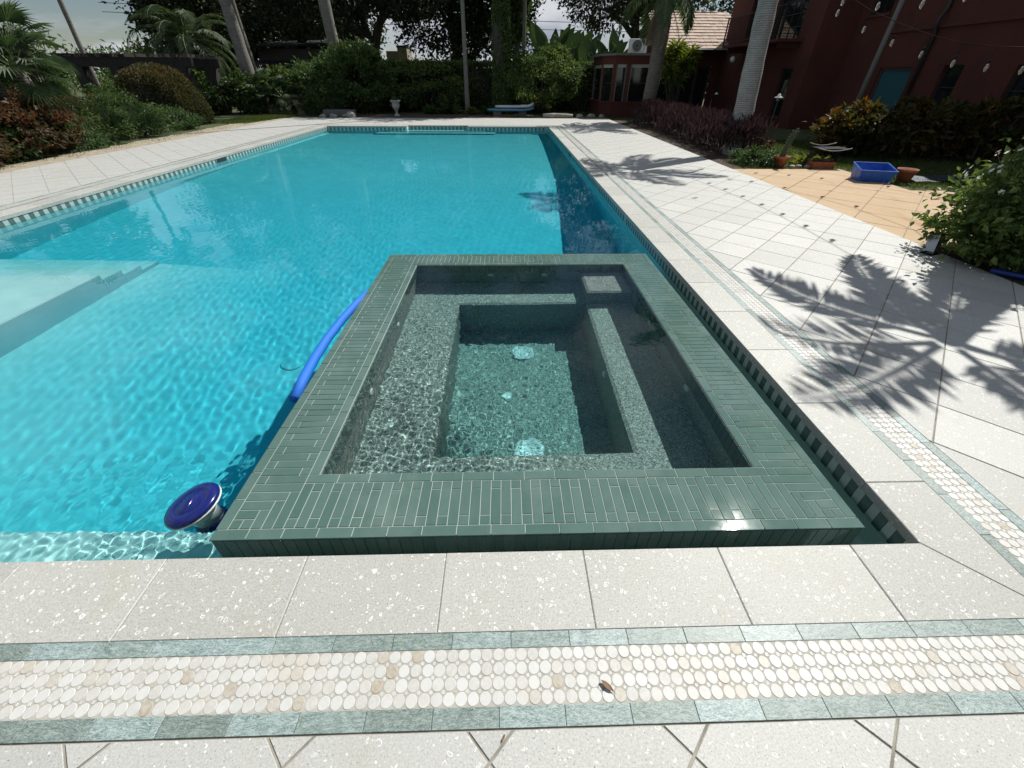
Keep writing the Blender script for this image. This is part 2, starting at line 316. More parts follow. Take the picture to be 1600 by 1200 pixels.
# water: a refracting surface, and a body that absorbs red light along the path
M['water'] = bpy.data.materials.new('water_surface'); M['water'].use_nodes = True; _t = M['water'].node_tree; _t.nodes.clear()
_g = _t.nodes.new('ShaderNodeBsdfGlass'); _g.inputs['IOR'].default_value = 1.33; _g.inputs['Roughness'].default_value = 0; _o = _t.nodes.new('ShaderNodeOutputMaterial'); _t.links.new(_g.outputs[0], _o.inputs[0])
def absorb(name, col, den):
    m = bpy.data.materials.new(name); m.use_nodes = True; q = m.node_tree; q.nodes.clear()
    a = q.nodes.new('ShaderNodeVolumeAbsorption'); a.inputs['Color'].default_value = (*col, 1); a.inputs['Density'].default_value = den
    o = q.nodes.new('ShaderNodeOutputMaterial'); q.links.new(a.outputs[0], o.inputs['Volume']); return m
M['body'] = absorb('pool_water_body', (0,.878,.967), 1.2); M['sbody'] = absorb('spa_water_body', (.2,.86,.88), .95)

# ================================================================== THE SETTING
PX0, PX1, PY0, PY1 = -7.05, 1.77, .93, 18.5          # pool edge (coping inner edge)
DX0, DX1, DY0, DY1 = -10.1, 5.0, -1.6, 22.4          # outer edge of the white deck
CW, G1, MW, G2 = .295, .05, .158, .052               # coping, marble line, mosaic, marble line
FW = CW+G1+MW+G2
WZ = -.13                                            # pool water level
SX0, SX1, SY0, SY1 = -1.285, 1.59, 1.005, 4.37       # spa outer
IX0, IX1, IY0, IY1 = -.94, 1.262, 1.348, 4.07        # spa inner
SZ = -.012                                           # spa water level
def ring_mesh(mb, o, h, z):
    a = [(o[0],o[2]),(o[1],o[2]),(o[1],o[3]),(o[0],o[3])]; b = [(h[0],h[2]),(h[1],h[2]),(h[1],h[3]),(h[0],h[3])]
    v = [(p[0],p[1],z) for p in a+b]
    return mb.add(v, [(i,(i+1)%4,4+(i+1)%4,4+i) for i in range(4)])
ground = ring_mesh(MB(), (-900,900,-300,1500), (DX0+.3,DX1-.3,DY0-3,DY1-.3), -.035).build('ground', M['lawn']); tag(ground, kind='structure')

# --- deck with all its pieces
deck = MB()
ring_mesh(deck, (DX0,DX1,DY0-4,DY1), (PX0-.03,PX1+.03,PY0-.03,PY1+.45), -.0045)
deck.add([(PX0-.03,PY1+.45,-.0045),(-3.9,PY1+.45,-.0045),(-3.9,PY1+.03,-.0045),(PX0-.03,PY1+.03,-.0045)], [(0,1,2,3)])
deck.add([(-1.46,PY1+.45,-.0045),(PX1+.03,PY1+.45,-.0045),(PX1+.03,PY1+.03,-.0045),(-1.46,PY1+.03,-.0045)], [(0,1,2,3)])
for a, b in (((DX0,DY0-4),(DX1,DY0-4)),((DX1,DY0-4),(DX1,DY1)),((DX1,DY1),(DX0,DY1)),((DX0,DY1),(DX0,DY0-4))):
    deck.add([(a[0],a[1],-.0045),(b[0],b[1],-.0045),(b[0],b[1],-.2),(a[0],a[1],-.2)], [(0,3,2,1)])
deck_o = deck.build('pool_deck', M['grout']); tag(deck_o, kind='structure')

def clip(poly, x0, x1, y0, y1):
    for ax, lim, sg in ((0,x0,1),(0,x1,-1),(1,y0,1),(1,y1,-1)):
        out = []
        for i in range(len(poly)):
            p, q = poly[i-1], poly[i]; dp, dq = sg*(p[ax]-lim), sg*(q[ax]-lim)
            if dp*dq < 0:
                u = dp/(dp-dq); out.append((p[0]+u*(q[0]-p[0]), p[1]+u*(q[1]-p[1])))
            if dq >= 0: out.append(q)
        poly = out
        if len(poly) < 3: return []
    return poly
def area(p): return abs(sum(p[i-1][0]*p[i][1]-p[i][0]*p[i-1][1] for i in range(len(p))))/2
def field(parent, name, stuffname, polys, mtl, mtls, z0, z1, c, cap=300, jit=.0008):
    """the pieces that show largest become objects, the rest one joined mesh"""
    polys = sorted(polys, key=lambda p: (sum(q[0] for q in p)/len(p))**2*.7+(sum(q[1] for q in p)/len(p)-.2)**2)
    cache = {}
    for p in polys[:cap]:
        cx, cy_ = sum(q[0] for q in p)/len(p), sum(q[1] for q in p)/len(p)
        loc = [(round(q[0]-cx,4), round(q[1]-cy_,4)) for q in p]; k = min(range(len(loc)), key=lambda i: loc[i]); loc = tuple(loc[k:]+loc[:k])
        if loc not in cache: cache[loc] = MB().prism(loc, z0, z1, c).mesh(name, mtl)
        o = link(name, cache[loc], parent, (cx, cy_, random.uniform(-jit, jit)))
        o.rotation_euler = (random.gauss(0, jit*.8), random.gauss(0, jit*.8), 0)
    if len(polys) > cap:
        mb = MB()
        for p in polys[cap:]:
            d = random.uniform(-jit, jit)*.5; mb.prism(p, z0+d, z1+d, 0)
        tag(mb.build(stuffname, mtls, parent), kind='stuff')
# diagonal deck tiles
D = .60; hd = D/2-.0052
def diag(regions, u0, v0, D, hd, minarea=.0008):
    out = []
    for (x0, x1, y0, y1) in regions:
        iu0, iu1 = math.floor((x0-y1-u0)/D)-1, math.ceil((x1-y0-u0)/D)+1
        iv0, iv1 = math.floor((x0+y0-v0)/D)-1, math.ceil((x1+y1-v0)/D)+1
        for i in range(iu0, iu1):
            for j in range(iv0, iv1):
                a, b = u0+D*(i+.5), v0+D*(j+.5); cx, cy_ = (a+b)/2, (b-a)/2
                p = clip([(cx-hd,cy_),(cx,cy_-hd),(cx+hd,cy_),(cx,cy_+hd)], x0, x1, y0, y1)
                if p and area(p) > minarea: out.append(p)
    return out
fx0, fx1, fy0, fy1 = PX0-FW, PX1+FW, PY0-FW, PY1+FW
e_ = .005
tiles = diag([(fx1+e_,DX1,fy0-e_,DY1),(DX0,DX1,DY0,fy0-e_),(DX0,fx0-e_,fy0-e_,DY1),(fx0-e_,fx1+e_,fy1+e_,DY1)], .24, .84, D, hd)
field(deck_o, 'deck_tile', 'far_deck_tiles', tiles, M['deck'], M['deck'], -.03, 0, .0015)
# coping slabs, mitred at the corners
cop = []; g = .0022; st = .573
xs = [1.46-st*k for k in range(0, 15)]; xs = [x for x in xs if x > PX0+.15]
def run(cuts, fn):
    for a, b in zip(cuts[:-1], cuts[1:]): cop.append(fn(a+g/2, b-g/2))
edge = [PX1]+xs+[PX0]
for i in range(len(edge)-1):
    b, a = edge[i]-g/2, edge[i+1]+g/2
    p = [(a,PY0),(b,PY0),(b,PY0-CW),(a,PY0-CW)]
    if i == 0: p = [(a,PY0),(PX1,PY0),(PX1+CW-g,PY0-CW),(a,PY0-CW)]
    if i == len(edge)-2: p = [(PX0,PY0),(b,PY0),(b,PY0-CW),(PX0-CW+g,PY0-CW)]
    cop.append(p)
ys = [1.244+.585*k for k in range(0, 30)]; ys = [PY0]+[y for y in ys if y < PY1-.15]+[PY1]
for sgn, X in ((1, PX1), (-1, PX0)):
    for i in range(len(ys)-1):
        a, b = ys[i]+g/2, ys[i+1]-g/2
        p = [(X,a),(X,b),(X+sgn*CW,b),(X+sgn*CW,a)]
        if i == 0: p = [(X,PY0+g),(X,b),(X+sgn*CW,b),(X+sgn*CW,PY0-CW+g)]
        if i == len(ys)-2: p = [(X,a),(X,PY1-g),(X+sgn*CW,PY1+CW-g),(X+sgn*CW,a)]
        cop.append(p)
fxs = [PX0, -6.3, -5.5, -4.7, -3.9]; rec = [-3.9, -3.3, -2.68, -2.07, -1.46]; fx2 = [-1.46, -.8, -.15, .5, 1.15, PX1]
for cuts, y0 in ((fxs, PY1), (rec, PY1+.38), (fx2, PY1)):
    for a, b in zip(cuts[:-1], cuts[1:]): cop.append([(a+g/2,y0),(b-g/2,y0),(b-g/2,y0+CW if y0 == PY1 else y0+.2),(a+g/2,y0+CW if y0 == PY1 else y0+.2)])
field(deck_o, 'coping_slab', 'far_coping', cop, M['coping'], M['coping'], -.05, .001, .003, 400, .0003)
# green marble lines
mb_ = []
def strip(a0, a1, fixed0, fixed1, vert, ln, ph):
    k = a0+ph
    cuts = [a0]+list(np.arange(a0+ph, a1-.02, ln))+[a1]
    for a, b in zip(cuts[:-1], cuts[1:]):
        a += .0008; b -= .0008
        mb_.append([(fixed0,a),(fixed1,a),(fixed1,b),(fixed0,b)] if vert else [(a,fixed0),(b,fixed0),(b,fixed1),(a,fixed1)])
i0 = CW+.001; i1 = CW+G1; o0 = CW+G1+MW; o1 = FW
strip(PX0-i0, PX1+i1, PY0-i0, PY0-i1, False, .2075, .09); strip(PX0-o0, PX1+o1, PY0-o0, PY0-o1, False, .2075, .05)
strip(PY0-i0, PY1+i0, PX1+i0, PX1+i1, True, .2075, .12); strip(PY0-o0+.002, PY1+o0, PX1+o0, PX1+o1, True, .2075, .03)
strip(PY0-i0, PY1+i0, PX0-i0, PX0-i1, True, .2075, .12); strip(PY0-o0, PY1+o0, PX0-o0, PX0-o1, True, .2075, .03)
strip(PX0-o0, PX1+o0, PY1+o0, PY1+o1, False, .2075, .03)
field(deck_o, 'marble_tile', 'far_marble_tiles', mb_, M['marble'], M['marble'], -.02, .0008, .0008, 300, .0003)
# mosaic of round stones with small diamonds between
bed = MB(); z_ = -.0015
bed.box(PX0-o0, PY0-o0, -.03, PX1+i1, PY0-i1, z_); bed.box(PX1+i1+.0005, PY0-o0, -.03, PX1+o0, PY1+o0, z_); bed.box(PX0-o0, PY0-i1+.0005, -.03, PX0-i1, PY1+o0, z_); bed.box(PX0-i1, PY1+i1, -.03, PX1+i1, PY1+o0, z_)
bed.build('mosaic_bed', M['mgrout'], deck_o)
pit = MW/4; rad = pit*.494
pts = []
nx = int((PX1+o0-PX0)/pit)
for r in range(4):
    for k in range(nx): pts.append((PX1+o0-pit*(k+.5), PY0-i1-pit*(r+.5)))
    for k in range(int((PY1-PY0)/pit)):
        y = PY0-i1+pit*(k+.5); pts.append((PX1+i1+pit*(r+.5), y)); pts.append((PX0-i1-pit*(r+.5), y))
pts = [p for p in pts if (p[0]**2+p[1]**2) < 19**2]
far_keys = sorted(pts, key=lambda p: p[0]**2*.55+(p[1]-.3)**2)
def disc(n, r, z0, z1, c):
    a = [2*math.pi*k/n for k in range(n)]
    v = [(r*math.cos(x),r*math.sin(x),z0) for x in a]+[(r*math.cos(x),r*math.sin(x),z1-c) for x in a]+[((r-c)*math.cos(x),(r-c)*math.sin(x),z1) for x in a]
    f = [tuple(range(2*n,3*n))]
    for i in range(n):
        j = (i+1) % n; f += [(i,j,n+j,n+i),(n+i,n+j,2*n+j,2*n+i)]
    return v, f
peb_me = []
for q in range(3):
    v, f = disc(14, rad, -.01, 0, .0016); v = [(x*(1+.03*math.sin(3*math.atan2(y,x)+q)), y*(1+.025*math.cos(2*math.atan2(y,x)+q)), z) for x, y, z in v]
    peb_me.append(MB().add(v, f).mesh('mosaic_stone', M['peb']))
for p in far_keys[:300]:
    o = link('mosaic_stone', random.choice(peb_me), deck_o, (p[0]+random.gauss(0,.0005), p[1]+random.gauss(0,.0005), random.uniform(-.0006,.0004)))
    o.rotation_euler = (random.gauss(0,.008), random.gauss(0,.008), random.uniform(0,6.28)); s_ = random.uniform(.96,1.02); o.scale = (s_, s_, 1)
rest = MB()
for p in far_keys[300:]:
    near = p[0]**2+p[1]**2 < 16; n_ = 12 if near else 8; d = random.uniform(-.0008,.0006)
    v, f = disc(n_, rad, -.006, d, .0015); rest.add([(x+p[0], y+p[1], z) for x, y, z in v], f if near else [f[0]])
tag(rest.build('far_mosaic_stones', M['pebs'], deck_o), kind='stuff')
dia = MB(); seen = set(); ds = pit*.16
for p in far_keys[:2600]:
    for sx in (-.5, .5):
        for sy in (-.5, .5):
            q = (round(p[0]+sx*pit,3), round(p[1]+sy*pit,3))
            if q in seen: continue
            if PX0-i1 < q[0] < PX1+i1 and not (PY0-o0+.01 < q[1] < PY0-i1-.01): continue
            if q[0] > PX1+o0-.01 or q[1] < PY0-o0+.01: continue
            if q[0] > PX1+i1-.01 and q[1] > PY0-i1 and not (PX1+i1+.01 < q[0] < PX1+o0-.01): continue
            seen.add(q); a = random.uniform(-.2,.2); r_ = ds*random.uniform(.9,1.25)
            dia.add([(q[0]+r_*math.cos(a+k*math.pi/2+.78), q[1]+r_*math.sin(a+k*math.pi/2+.78), random.uniform(-.0012,-.0004)) for k in range(4)], [(0,1,2,3)])
tag(dia.build('small_mosaic_chips', M['pebs'], deck_o), kind='stuff')

# --- tan paver patio
tp = [(DX1+.01, 4.5), (8.9, 5.6), (8.45, 7.42), (7.3, 7.45), (7.42, 9.48), (DX1+.01, 9.5)]
patio = MB().prism(tp, -.3, -.018).build('tan_patio', M['grout']); tag(patio, kind='structure')
def clippoly(p, poly):
    for i in range(len(poly)):
        a, b = poly[i], poly[(i+1)%len(poly)]; out = []
        for k in range(len(p)):
            s0, s1 = p[k-1], p[k]
            d0 = (b[0]-a[0])*(s0[1]-a[1])-(b[1]-a[1])*(s0[0]-a[0]); d1 = (b[0]-a[0])*(s1[1]-a[1])-(b[1]-a[1])*(s1[0]-a[0])
            if d0*d1 < 0: u = d0/(d0-d1); out.append((s0[0]+u*(s1[0]-s0[0]), s0[1]+u*(s1[1]-s0[1])))
            if d1 >= 0: out.append(s1)
        p = out
        if len(p) < 3: return []
    return p
tans = []
for cvx in ([tp[0],tp[1],tp[2],(7.3,7.45),(DX1+.01,7.45)], [(DX1+.01,7.45),(7.3,7.45),tp[4],tp[5]]):
    for q in diag([(DX1, 9.2, 4.2, 9.6)], .12, .3, .86, .424):
        q2 = clippoly(q, cvx)
        if q2 and area(q2) > .002: tans.append(q2)
field(patio, 'paver', 'pavers', tans, M['tan'], M['tan'], -.04, -.006, .002, 300, .0012)

# --- sand, mulch and planting beds as thin sheets that follow the ground
def sheet(name, poly, z, m, amp=.02, n=1):
    mb = MB().prism(poly, -.3, z); o = mb.build(name, m); return tag(o, kind='structure')
def wob(pts, k, a):
    out = []
    for i in range(len(pts)-1):
        for j in range(k):
            u = j/k; out.append((pts[i][0]*(1-u)+pts[i+1][0]*u+random.uniform(-a,a), pts[i][1]*(1-u)+pts[i+1][1]*u+random.uniform(-a,a)))
    return out+[pts[-1]]
sheet('sand_path', [(-10.06,2),(-10.06,22.3)]+wob([(-10.5,22.3),(-11.3,19),(-11.0,15),(-10.9,10),(-11.2,2)], 14, .12), -.012, M['sand'])
sheet('far_bed', [(-8.6,22.42),(2.2,22.42)]+wob([(2.4,23.6),(-1,24.9),(-5,25.2),(-9.3,25),(-9.6,22.6)], 12, .12), -.015, M['mulch'])
sheet('hedge_bed', [(5.02,9.55),(6.3,9.6)]+wob([(6.6,11),(6.9,14),(7.2,18),(7.4,21.5)], 8, .1)+[(5.02,21.6)], -.015, M['mulch'])
sheet('shrub_bed', [(5.02,1.2),(7.6,1.2),(7.6,4.3),(5.02,4.35)], -.013, M['mulch'])
sheet('stone_bed', [(1.6,22.42),(5.2,22.42),(5.0,23.2),(2.2,23.2)], -.017, M['sand'])

# ================================================================== POOL
pool = MB()
zf = [(PY0-.06,-1.8),(5,-1.78),(6.5,-1.6),(10,-1.18),(15.5,-.97),(19.1,-.92)]
for (ya,za),(yb,zb) in zip(zf[:-1], zf[1:]):
    pool.add([(PX0-.08,ya,za),(PX1+.08,ya,za),(PX1+.08,yb,zb),(PX0-.08,yb,zb)], [(0,1,2,3)])
def wall(mb, x0, y0, x1, y1, zt=-.035, zb=-2.6): mb.add([(x0,y0,zb),(x1,y1,zb),(x1,y1,zt),(x0,y0,zt)], [(0,1,2,3)])
wb = .02
wall(pool, PX0-wb, PY0-wb, PX1+wb, PY0-wb); wall(pool, PX1+wb, PY0-wb, PX1+wb, PY1+wb); wall(pool, PX0-wb, PY1+wb, PX0-wb, PY0-wb)
wall(pool, PX1+wb, PY1+wb, -1.46, PY1+wb); wall(pool, -1.46, PY1+wb, -1.46, PY1+.40); wall(pool, -1.46, PY1+.40, -3.9, PY1+.40); wall(pool, -3.9, PY1+.40, -3.9, PY1+wb); wall(pool, -3.9, PY1+wb, PX0-wb, PY1+wb)
pool_o = wet(pool.build('pool_shell', M['plaster'])); tag(pool_o, kind='structure')
wet(MB().cbox(PX0, PY0-.015, -2.5, SX0+.02, 1.285, -.50, .02).build('bench_ledge', M['plaster'], pool_o))
wet(MB().cbox(PX0-.01, 1.29, -2.5, -4.5, 4.28, -.31, .02).build('sun_shelf', M['plaster'], pool_o))
wet(MB().add([(-4.5,PY0+.3,-.95),(-4.5,5.1,-.95),(-2.9,5.6,-1.85),(-2.9,PY0+.3,-1.85),(-4.6,PY0+.3,-1.9),(-4.6,5.2,-1.9)], [(0,3,2,1),(1,2,5),(0,4,3)]).build('floor_slope', M['plaster'], pool_o))
for k, (y1, z) in enumerate(((4.55,-.48),(4.82,-.65),(5.09,-.82))):
    wet(MB().cbox(PX0-.01, y1-.268, -2.5, -4.5, y1, z, .02).build('step', M['plaster'], pool_o))
for k, (y0, z, x0, x1) in enumerate(((18.28,-.34,-4.6,-.75),(17.86,-.62,-5.0,-.35))):
    wet(MB().cbox(x0, y0, -1.5, x1, 18.95 if k == 0 else 18.5, z, .02).build('step', M['plaster'], pool_o))
# waterline tiles: alternating dark and light upright tiles
def wl(axis, fixed, a0, a1, pitch, inward, parts):
    hw = pitch/2; n = int((a1-a0)/hw)
    joined = {0: MB(), 1: MB()}; proto = {}
    for k in range(n):
        a = a0+hw*k; c = k % 2; z0, z1 = -.165, -.052
        if axis == 'x': bx = (fixed if inward < 0 else fixed, a+.0015, z0, fixed+inward*.012, a+hw-.0015, z1)
        else: bx = (a+.0015, fixed, z0, a+hw-.0015, fixed+inward*.012, z1)
        lo = [min(bx[i], bx[i+3]) for i in range(3)]; hi = [max(bx[i], bx[i+3]) for i in range(3)]
        if k < parts:
            if c not in proto: proto[c] = MB().box(0,0,0,hi[0]-lo[0],hi[1]-lo[1],hi[2]-lo[2]).mesh('waterline_tile', M['wl_dark' if c else 'wl_light'])
            o = wet(link('waterline_tile', proto[c], pool_o, lo)); o.rotation_euler.z = random.gauss(0,.004)
        else: joined[c].box(*lo, *hi)
    for c, mb in joined.items():
        if mb.v: tag(wet(mb.build('far_waterline_tiles', M['wl_dark' if c else 'wl_light'], pool_o)), kind='stuff')
wl('x', PX1+wb, PY0, 6.0, .096, -1, 106); wl('x', PX1+wb, 6.0, PY1, .15, -1, 0)
wl('x', PX0-wb, PY0, PY1, .15, 1, 0)
wl('y', PY1+wb, PX0, -3.9, .154, -1, 0); wl('y', PY1+.40, -3.9, -1.46, .154, -1, 0); wl('y', PY1+wb, -1.46, PX1, .154, -1, 0); wl('y', PY0-wb, PX0, PX1, .15, 1, 0)
B(PX0-.02, 11.0, -.17, PX0+.006, 11.36, -.055).build('skimmer_mouth', M['dark'], pool_o)
B(PX1-.004, 11.92, -.15, PX1+.02, 12.1, -.06).build('skimmer_mouth', M['dark'], pool_o)
dr = MB().lathe([(.12,0),(.12,.004),(.10,.012),(.02,.012)], 20); wet(dr.build('floor_drain', M['plaster'], pool_o, True, (-2.35,3.66,-1.78)))

# water surfaces
def waves(X, Y, specs, rg):
    Z = np.zeros_like(X)
    for lam, slope, th in specs:
        k = 2*np.pi/lam; Z += slope/k*np.sin(k*(np.cos(th)*X+np.sin(th)*Y)+rg.uniform(0, 6.283))
    return Z
def grid(xs, ys, Z, z0, hole=None):
    X, Y = np.meshgrid(xs, ys); V = np.stack([X, Y, Z+z0], -1).reshape(-1, 3); n, m = len(xs), len(ys)
    i = np.arange(n*m).reshape(m, n); F = np.stack([i[:-1,:-1], i[:-1,1:], i[1:,1:], i[1:,:-1]], -1).reshape(-1, 4)
    if hole is not None:
        c = V[F].mean(1); F = F[~((c[:,0] > hole[0]) & (c[:,0] < hole[1]) & (c[:,1] > hole[2]) & (c[:,1] < hole[3]))]
    return V, F
rg = np.random.default_rng(5)
def ramped(a, b, f):
    o = [a]
    while o[-1] < b: o.append(o[-1]+f(o[-1]))
    return np.array(o)
xs = ramped(PX0-.018, PX1+.018, lambda x: .0085 if -3.3 < x < -1.26 else (.014 if -4.2 < x <= -3.3 else .028))
ys_ = ramped(PY0-.018, PY1+.395, lambda y: .0085 if y < 1.66 else min(.022+.0016*max(y-1.5,0), .05))
X, Y = np.meshgrid(xs, ys_)
spec = [(l, .0017*min(1, (.15/l)**1.1), rg.normal(.9, 1.0)+(math.pi if rg.random() < .4 else 0)) for l in np.geomspace(.07, .42, 44)]
gust = .75+.5*np.sin(X*.55+Y*.32+1)*np.sin(Y*.41-X*.2)
Z = waves(X, Y, spec, rg)*gust + waves(X, Y, [(l, .0015, rg.uniform(0, 6.28)) for l in (.9, 1.3, 1.8)], rg)
mask = np.exp(-(np.maximum(-X-2.4,0)**2/.35+np.maximum(Y-1.45,0)**2/.03))*(.45+.55*np.exp(-(X+1.6)**2/.3))
Z += mask*waves(X, Y, [(l, .016, rg.normal(.6, .8)) for l in np.geomspace(.034, .10, 24)], rg)
Va, Fa = grid(xs, ys_, Z, WZ, (SX0+.03, SX1-.03, SY0+.03, SY1-.03))
xs = np.arange(IX0-.012, IX1+.013, .0064); ys_ = np.arange(IY0-.012, IY1+.013, .0064); X, Y = np.meshgrid(xs, ys_)
spec = [(l, .0105, rg.uniform(0, 6.28)) for l in np.geomspace(.026, .15, 44)]
amp = .10+.62*np.exp(-((X+.62)**2/.30+(Y-2.2)**2/1.0))+.45*np.exp(-((X-.05)**2/.2+(Y-1.9)**2/.5))
Vb, Fb = grid(xs, ys_, waves(X, Y, spec, rg)*amp+waves(X, Y, [(l, .003, rg.uniform(0, 6.28)) for l in (.3, .45, .7)], rg), SZ)
wo_ = link('pool_water', fastmesh('pool_water', np.concatenate([Va, Vb]), np.concatenate([Fa, Fb+len(Va)]), 4, M['water'], True)); wo_.cycles.is_caustics_caster = True; tag(wo_, kind='structure')
# water bodies
def ringbox(o, h, zb, zt):
    v = []
    for z in (zb, zt): v += [(o[0],o[2],z),(o[1],o[2],z),(o[1],o[3],z),(o[0],o[3],z),(h[0],h[2],z),(h[1],h[2],z),(h[1],h[3],z),(h[0],h[3],z)]
    f = []
    for i in range(4):
        j = (i+1) % 4; f += [(8+i,8+j,12+j,12+i),(j,i,4+i,4+j),(i,j,8+j,8+i),(4+j,4+i,12+i,12+j)]
    return MB().add(v, f)
tag(ringbox((PX0-.05,PX1+.05,PY0-.05,PY1+.43), (SX0+.04,SX1-.04,SY0+.04,SY1-.04), -2.55, WZ+.03).build('pool_water_body', M['body']), kind='structure')
tag(B(IX0-.02, IY0-.02, -1.2, IX1+.02, IY1+.02, SZ+.010).build('spa_water_body', M['sbody']), kind='structure')

# ================================================================== SPA
spa = thing('spa', 'sunken rectangular spa with wide green tiled rim set into the pool corner', 'spa')
core = MB()
for a in ((SX0+.008,SY0+.008,SX1-.008,IY0), (SX0+.008,IY1,SX1-.008,SY1-.008), (SX0+.008,IY0,IX0,IY1), (IX1,IY0,SX1-.008,IY1)):
    core.box(a[0], a[1], -2.5, a[2], a[3], -.0028)
wet(core.build('rim_core', M['tgrout'], spa))
inn = MB(); e = .002
inn.add([(IX0+e,IY0+e,-1.06),(IX1-e,IY0+e,-1.06),(IX1-e,IY1-e,-1.06),(IX0+e,IY1-e,-1.06)], [(0,1,2,3)])
for a, b in (((IX0+e,IY0+e),(IX1-e,IY0+e)),((IX1-e,IY0+e),(IX1-e,IY1-e)),((IX1-e,IY1-e),(IX0+e,IY1-e)),((IX0+e,IY1-e),(IX0+e,IY0+e))): wall(inn, *a, *b, -.20, -1.1)
wet(inn.build('pebble_shell', M['pebble'], spa))
bn = MB()
BX0, BX1, BY0, BY1 = -.465, .80, 1.735, 3.605; BZ = -.475
o_ = [(IX0+.003,IY0+.003),(IX1-.003,IY0+.003),(IX1-.003,IY1-.003),(IX0+.003,IY1-.003)]; i_ = [(BX0,BY0),(BX1,BY0),(BX1,BY1),(BX0,BY1)]
c_ = .025; ii = [(BX0-c_,BY0-c_),(BX1+c_,BY0-c_),(BX1+c_,BY1+c_),(BX0-c_,BY1+c_)]
v = [(x,y,BZ) for x,y in o_]+[(x,y,BZ) for x,y in ii]+[(x,y,BZ-.02) for x,y in i_]+[(x,y,-1.07) for x,y in i_]
f = []
for i in range(4):
    j = (i+1) % 4; f += [(i,j,4+j,4+i),(4+i,4+j,8+j,8+i),(8+i,8+j,12+j,12+i)]
wet(bn.add(v, f).build('bench', M['pebble'], spa))
wet(MB().cbox(.80, 3.59, -.6, IX1-.004, IY1-.004, -.205, .025).build('corner_step', M['pebble'], spa))
# rim tiles
slat = .0478; gp = .0036; bw = .052
mx0, mx1, my0, my1 = SX0+bw, SX1-bw, SY0+bw, SY1-bw            # outer edge of the slat field
nx0, nx1, ny0, ny1 = IX0-bw, IX1+bw, IY0-bw, IY1+bw            # inner edge of the slat field
rt_tiles = []; bd_tiles = []
def rect(x0, x1, y0, y1, lst): 
    if x1-x0 > gp+.004 and y1-y0 > gp+.004: lst.append((x0+gp/2, x1-gp/2, y0+gp/2, y1-gp/2))
def slats(a0, a1, b0, b1, vert):
    n = round((a1-a0)/slat); p = (a1-a0)/n
    for k in range(n):
        a, b = a0+p*k, a0+p*(k+1); sh = slat
        cut = b1-sh if k % 2 else b0+sh
        for q0, q1 in ((b0, cut), (cut, b1)):
            rect(*((a,b,q0,q1) if vert else (q0,q1,a,b)), rt_tiles)
slats(nx0, nx1, my0, ny0, True); slats(nx0, nx1, ny1, my1, True); slats(ny0, ny1, mx0, nx0, False); slats(ny0, ny1, nx1, mx1, False)
def corner(ox, oy, sx, sy, wx, wy):
    K = 5; px, py = wx/K, wy/K
    def R4(u0, u1, v0, v1):
        x = sorted((ox+sx*u0, ox+sx*u1)); y = sorted((oy+sy*v0, oy+sy*v1)); rect(x[0], x[1], y[0], y[1], rt_tiles)
    for k in range(K):
        R4(0, (k+1)*px, k*py, (k+1)*py)
        if k: R4(k*px, (k+1)*px, 0, k*py)
corner(mx0, my0, 1, 1, nx0-mx0, ny0-my0); corner(mx1, my0, -1, 1, mx1-nx1, ny0-my0); corner(mx0, my1, 1, -1, nx0-mx0, my1-ny1); corner(mx1, my1, -1, -1, mx1-nx1, my1-ny1)
def border(x0, x1, y0, y1, vert, ln=.1535):
    a0, a1 = (y0, y1) if vert else (x0, x1); n = round((a1-a0)/ln); p = (a1-a0)/n
    for k in range(n):
        a, b = a0+p*k, a0+p*(k+1); rect(*((x0,x1,a,b) if vert else (a,b,y0,y1)), bd_tiles)
border(SX0, SX1, SY0, my0, False); border(SX0, SX1, my1, SY1, False); border(SX0, mx0, my0, my1, True); border(mx1, SX1, my0, my1, True)
border(nx0, nx1, ny0, IY0, False); border(nx0, nx1, IY1, ny1, False); border(nx0, IX0, IY0, IY1, True); border(IX1, nx1, IY0, IY1, True)
def place(lst, nm, stuff, cap):
    lst = sorted(lst, key=lambda r: ((r[0]+r[1])/2)**2+((r[2]+r[3])/2)**2); cache = {}
    for r in lst[:cap]:
        k = (round(r[1]-r[0],4), round(r[3]-r[2],4))
        if k not in cache: cache[k] = MB().cbox(-k[0]/2,-k[1]/2,-.008,k[0]/2,k[1]/2,0,.0011).mesh(nm, M['tile'])
        o = link(nm, cache[k], spa, ((r[0]+r[1])/2, (r[2]+r[3])/2, random.uniform(-.0004,.0004))); o.rotation_euler = (random.gauss(0,.0035), random.gauss(0,.0035), random.gauss(0,.001))
    mb = MB()
    for r in lst[cap:]: mb.box(r[0], r[2], -.008, r[1], r[3], random.uniform(-.0005,.0003))
    if mb.v: tag(mb.build(stuff, M['tiles'], spa), kind='stuff')
place(rt_tiles, 'rim_tile', 'far_rim_tiles', 300); place(bd_tiles, 'edge_tile', 'far_edge_tiles', 300)
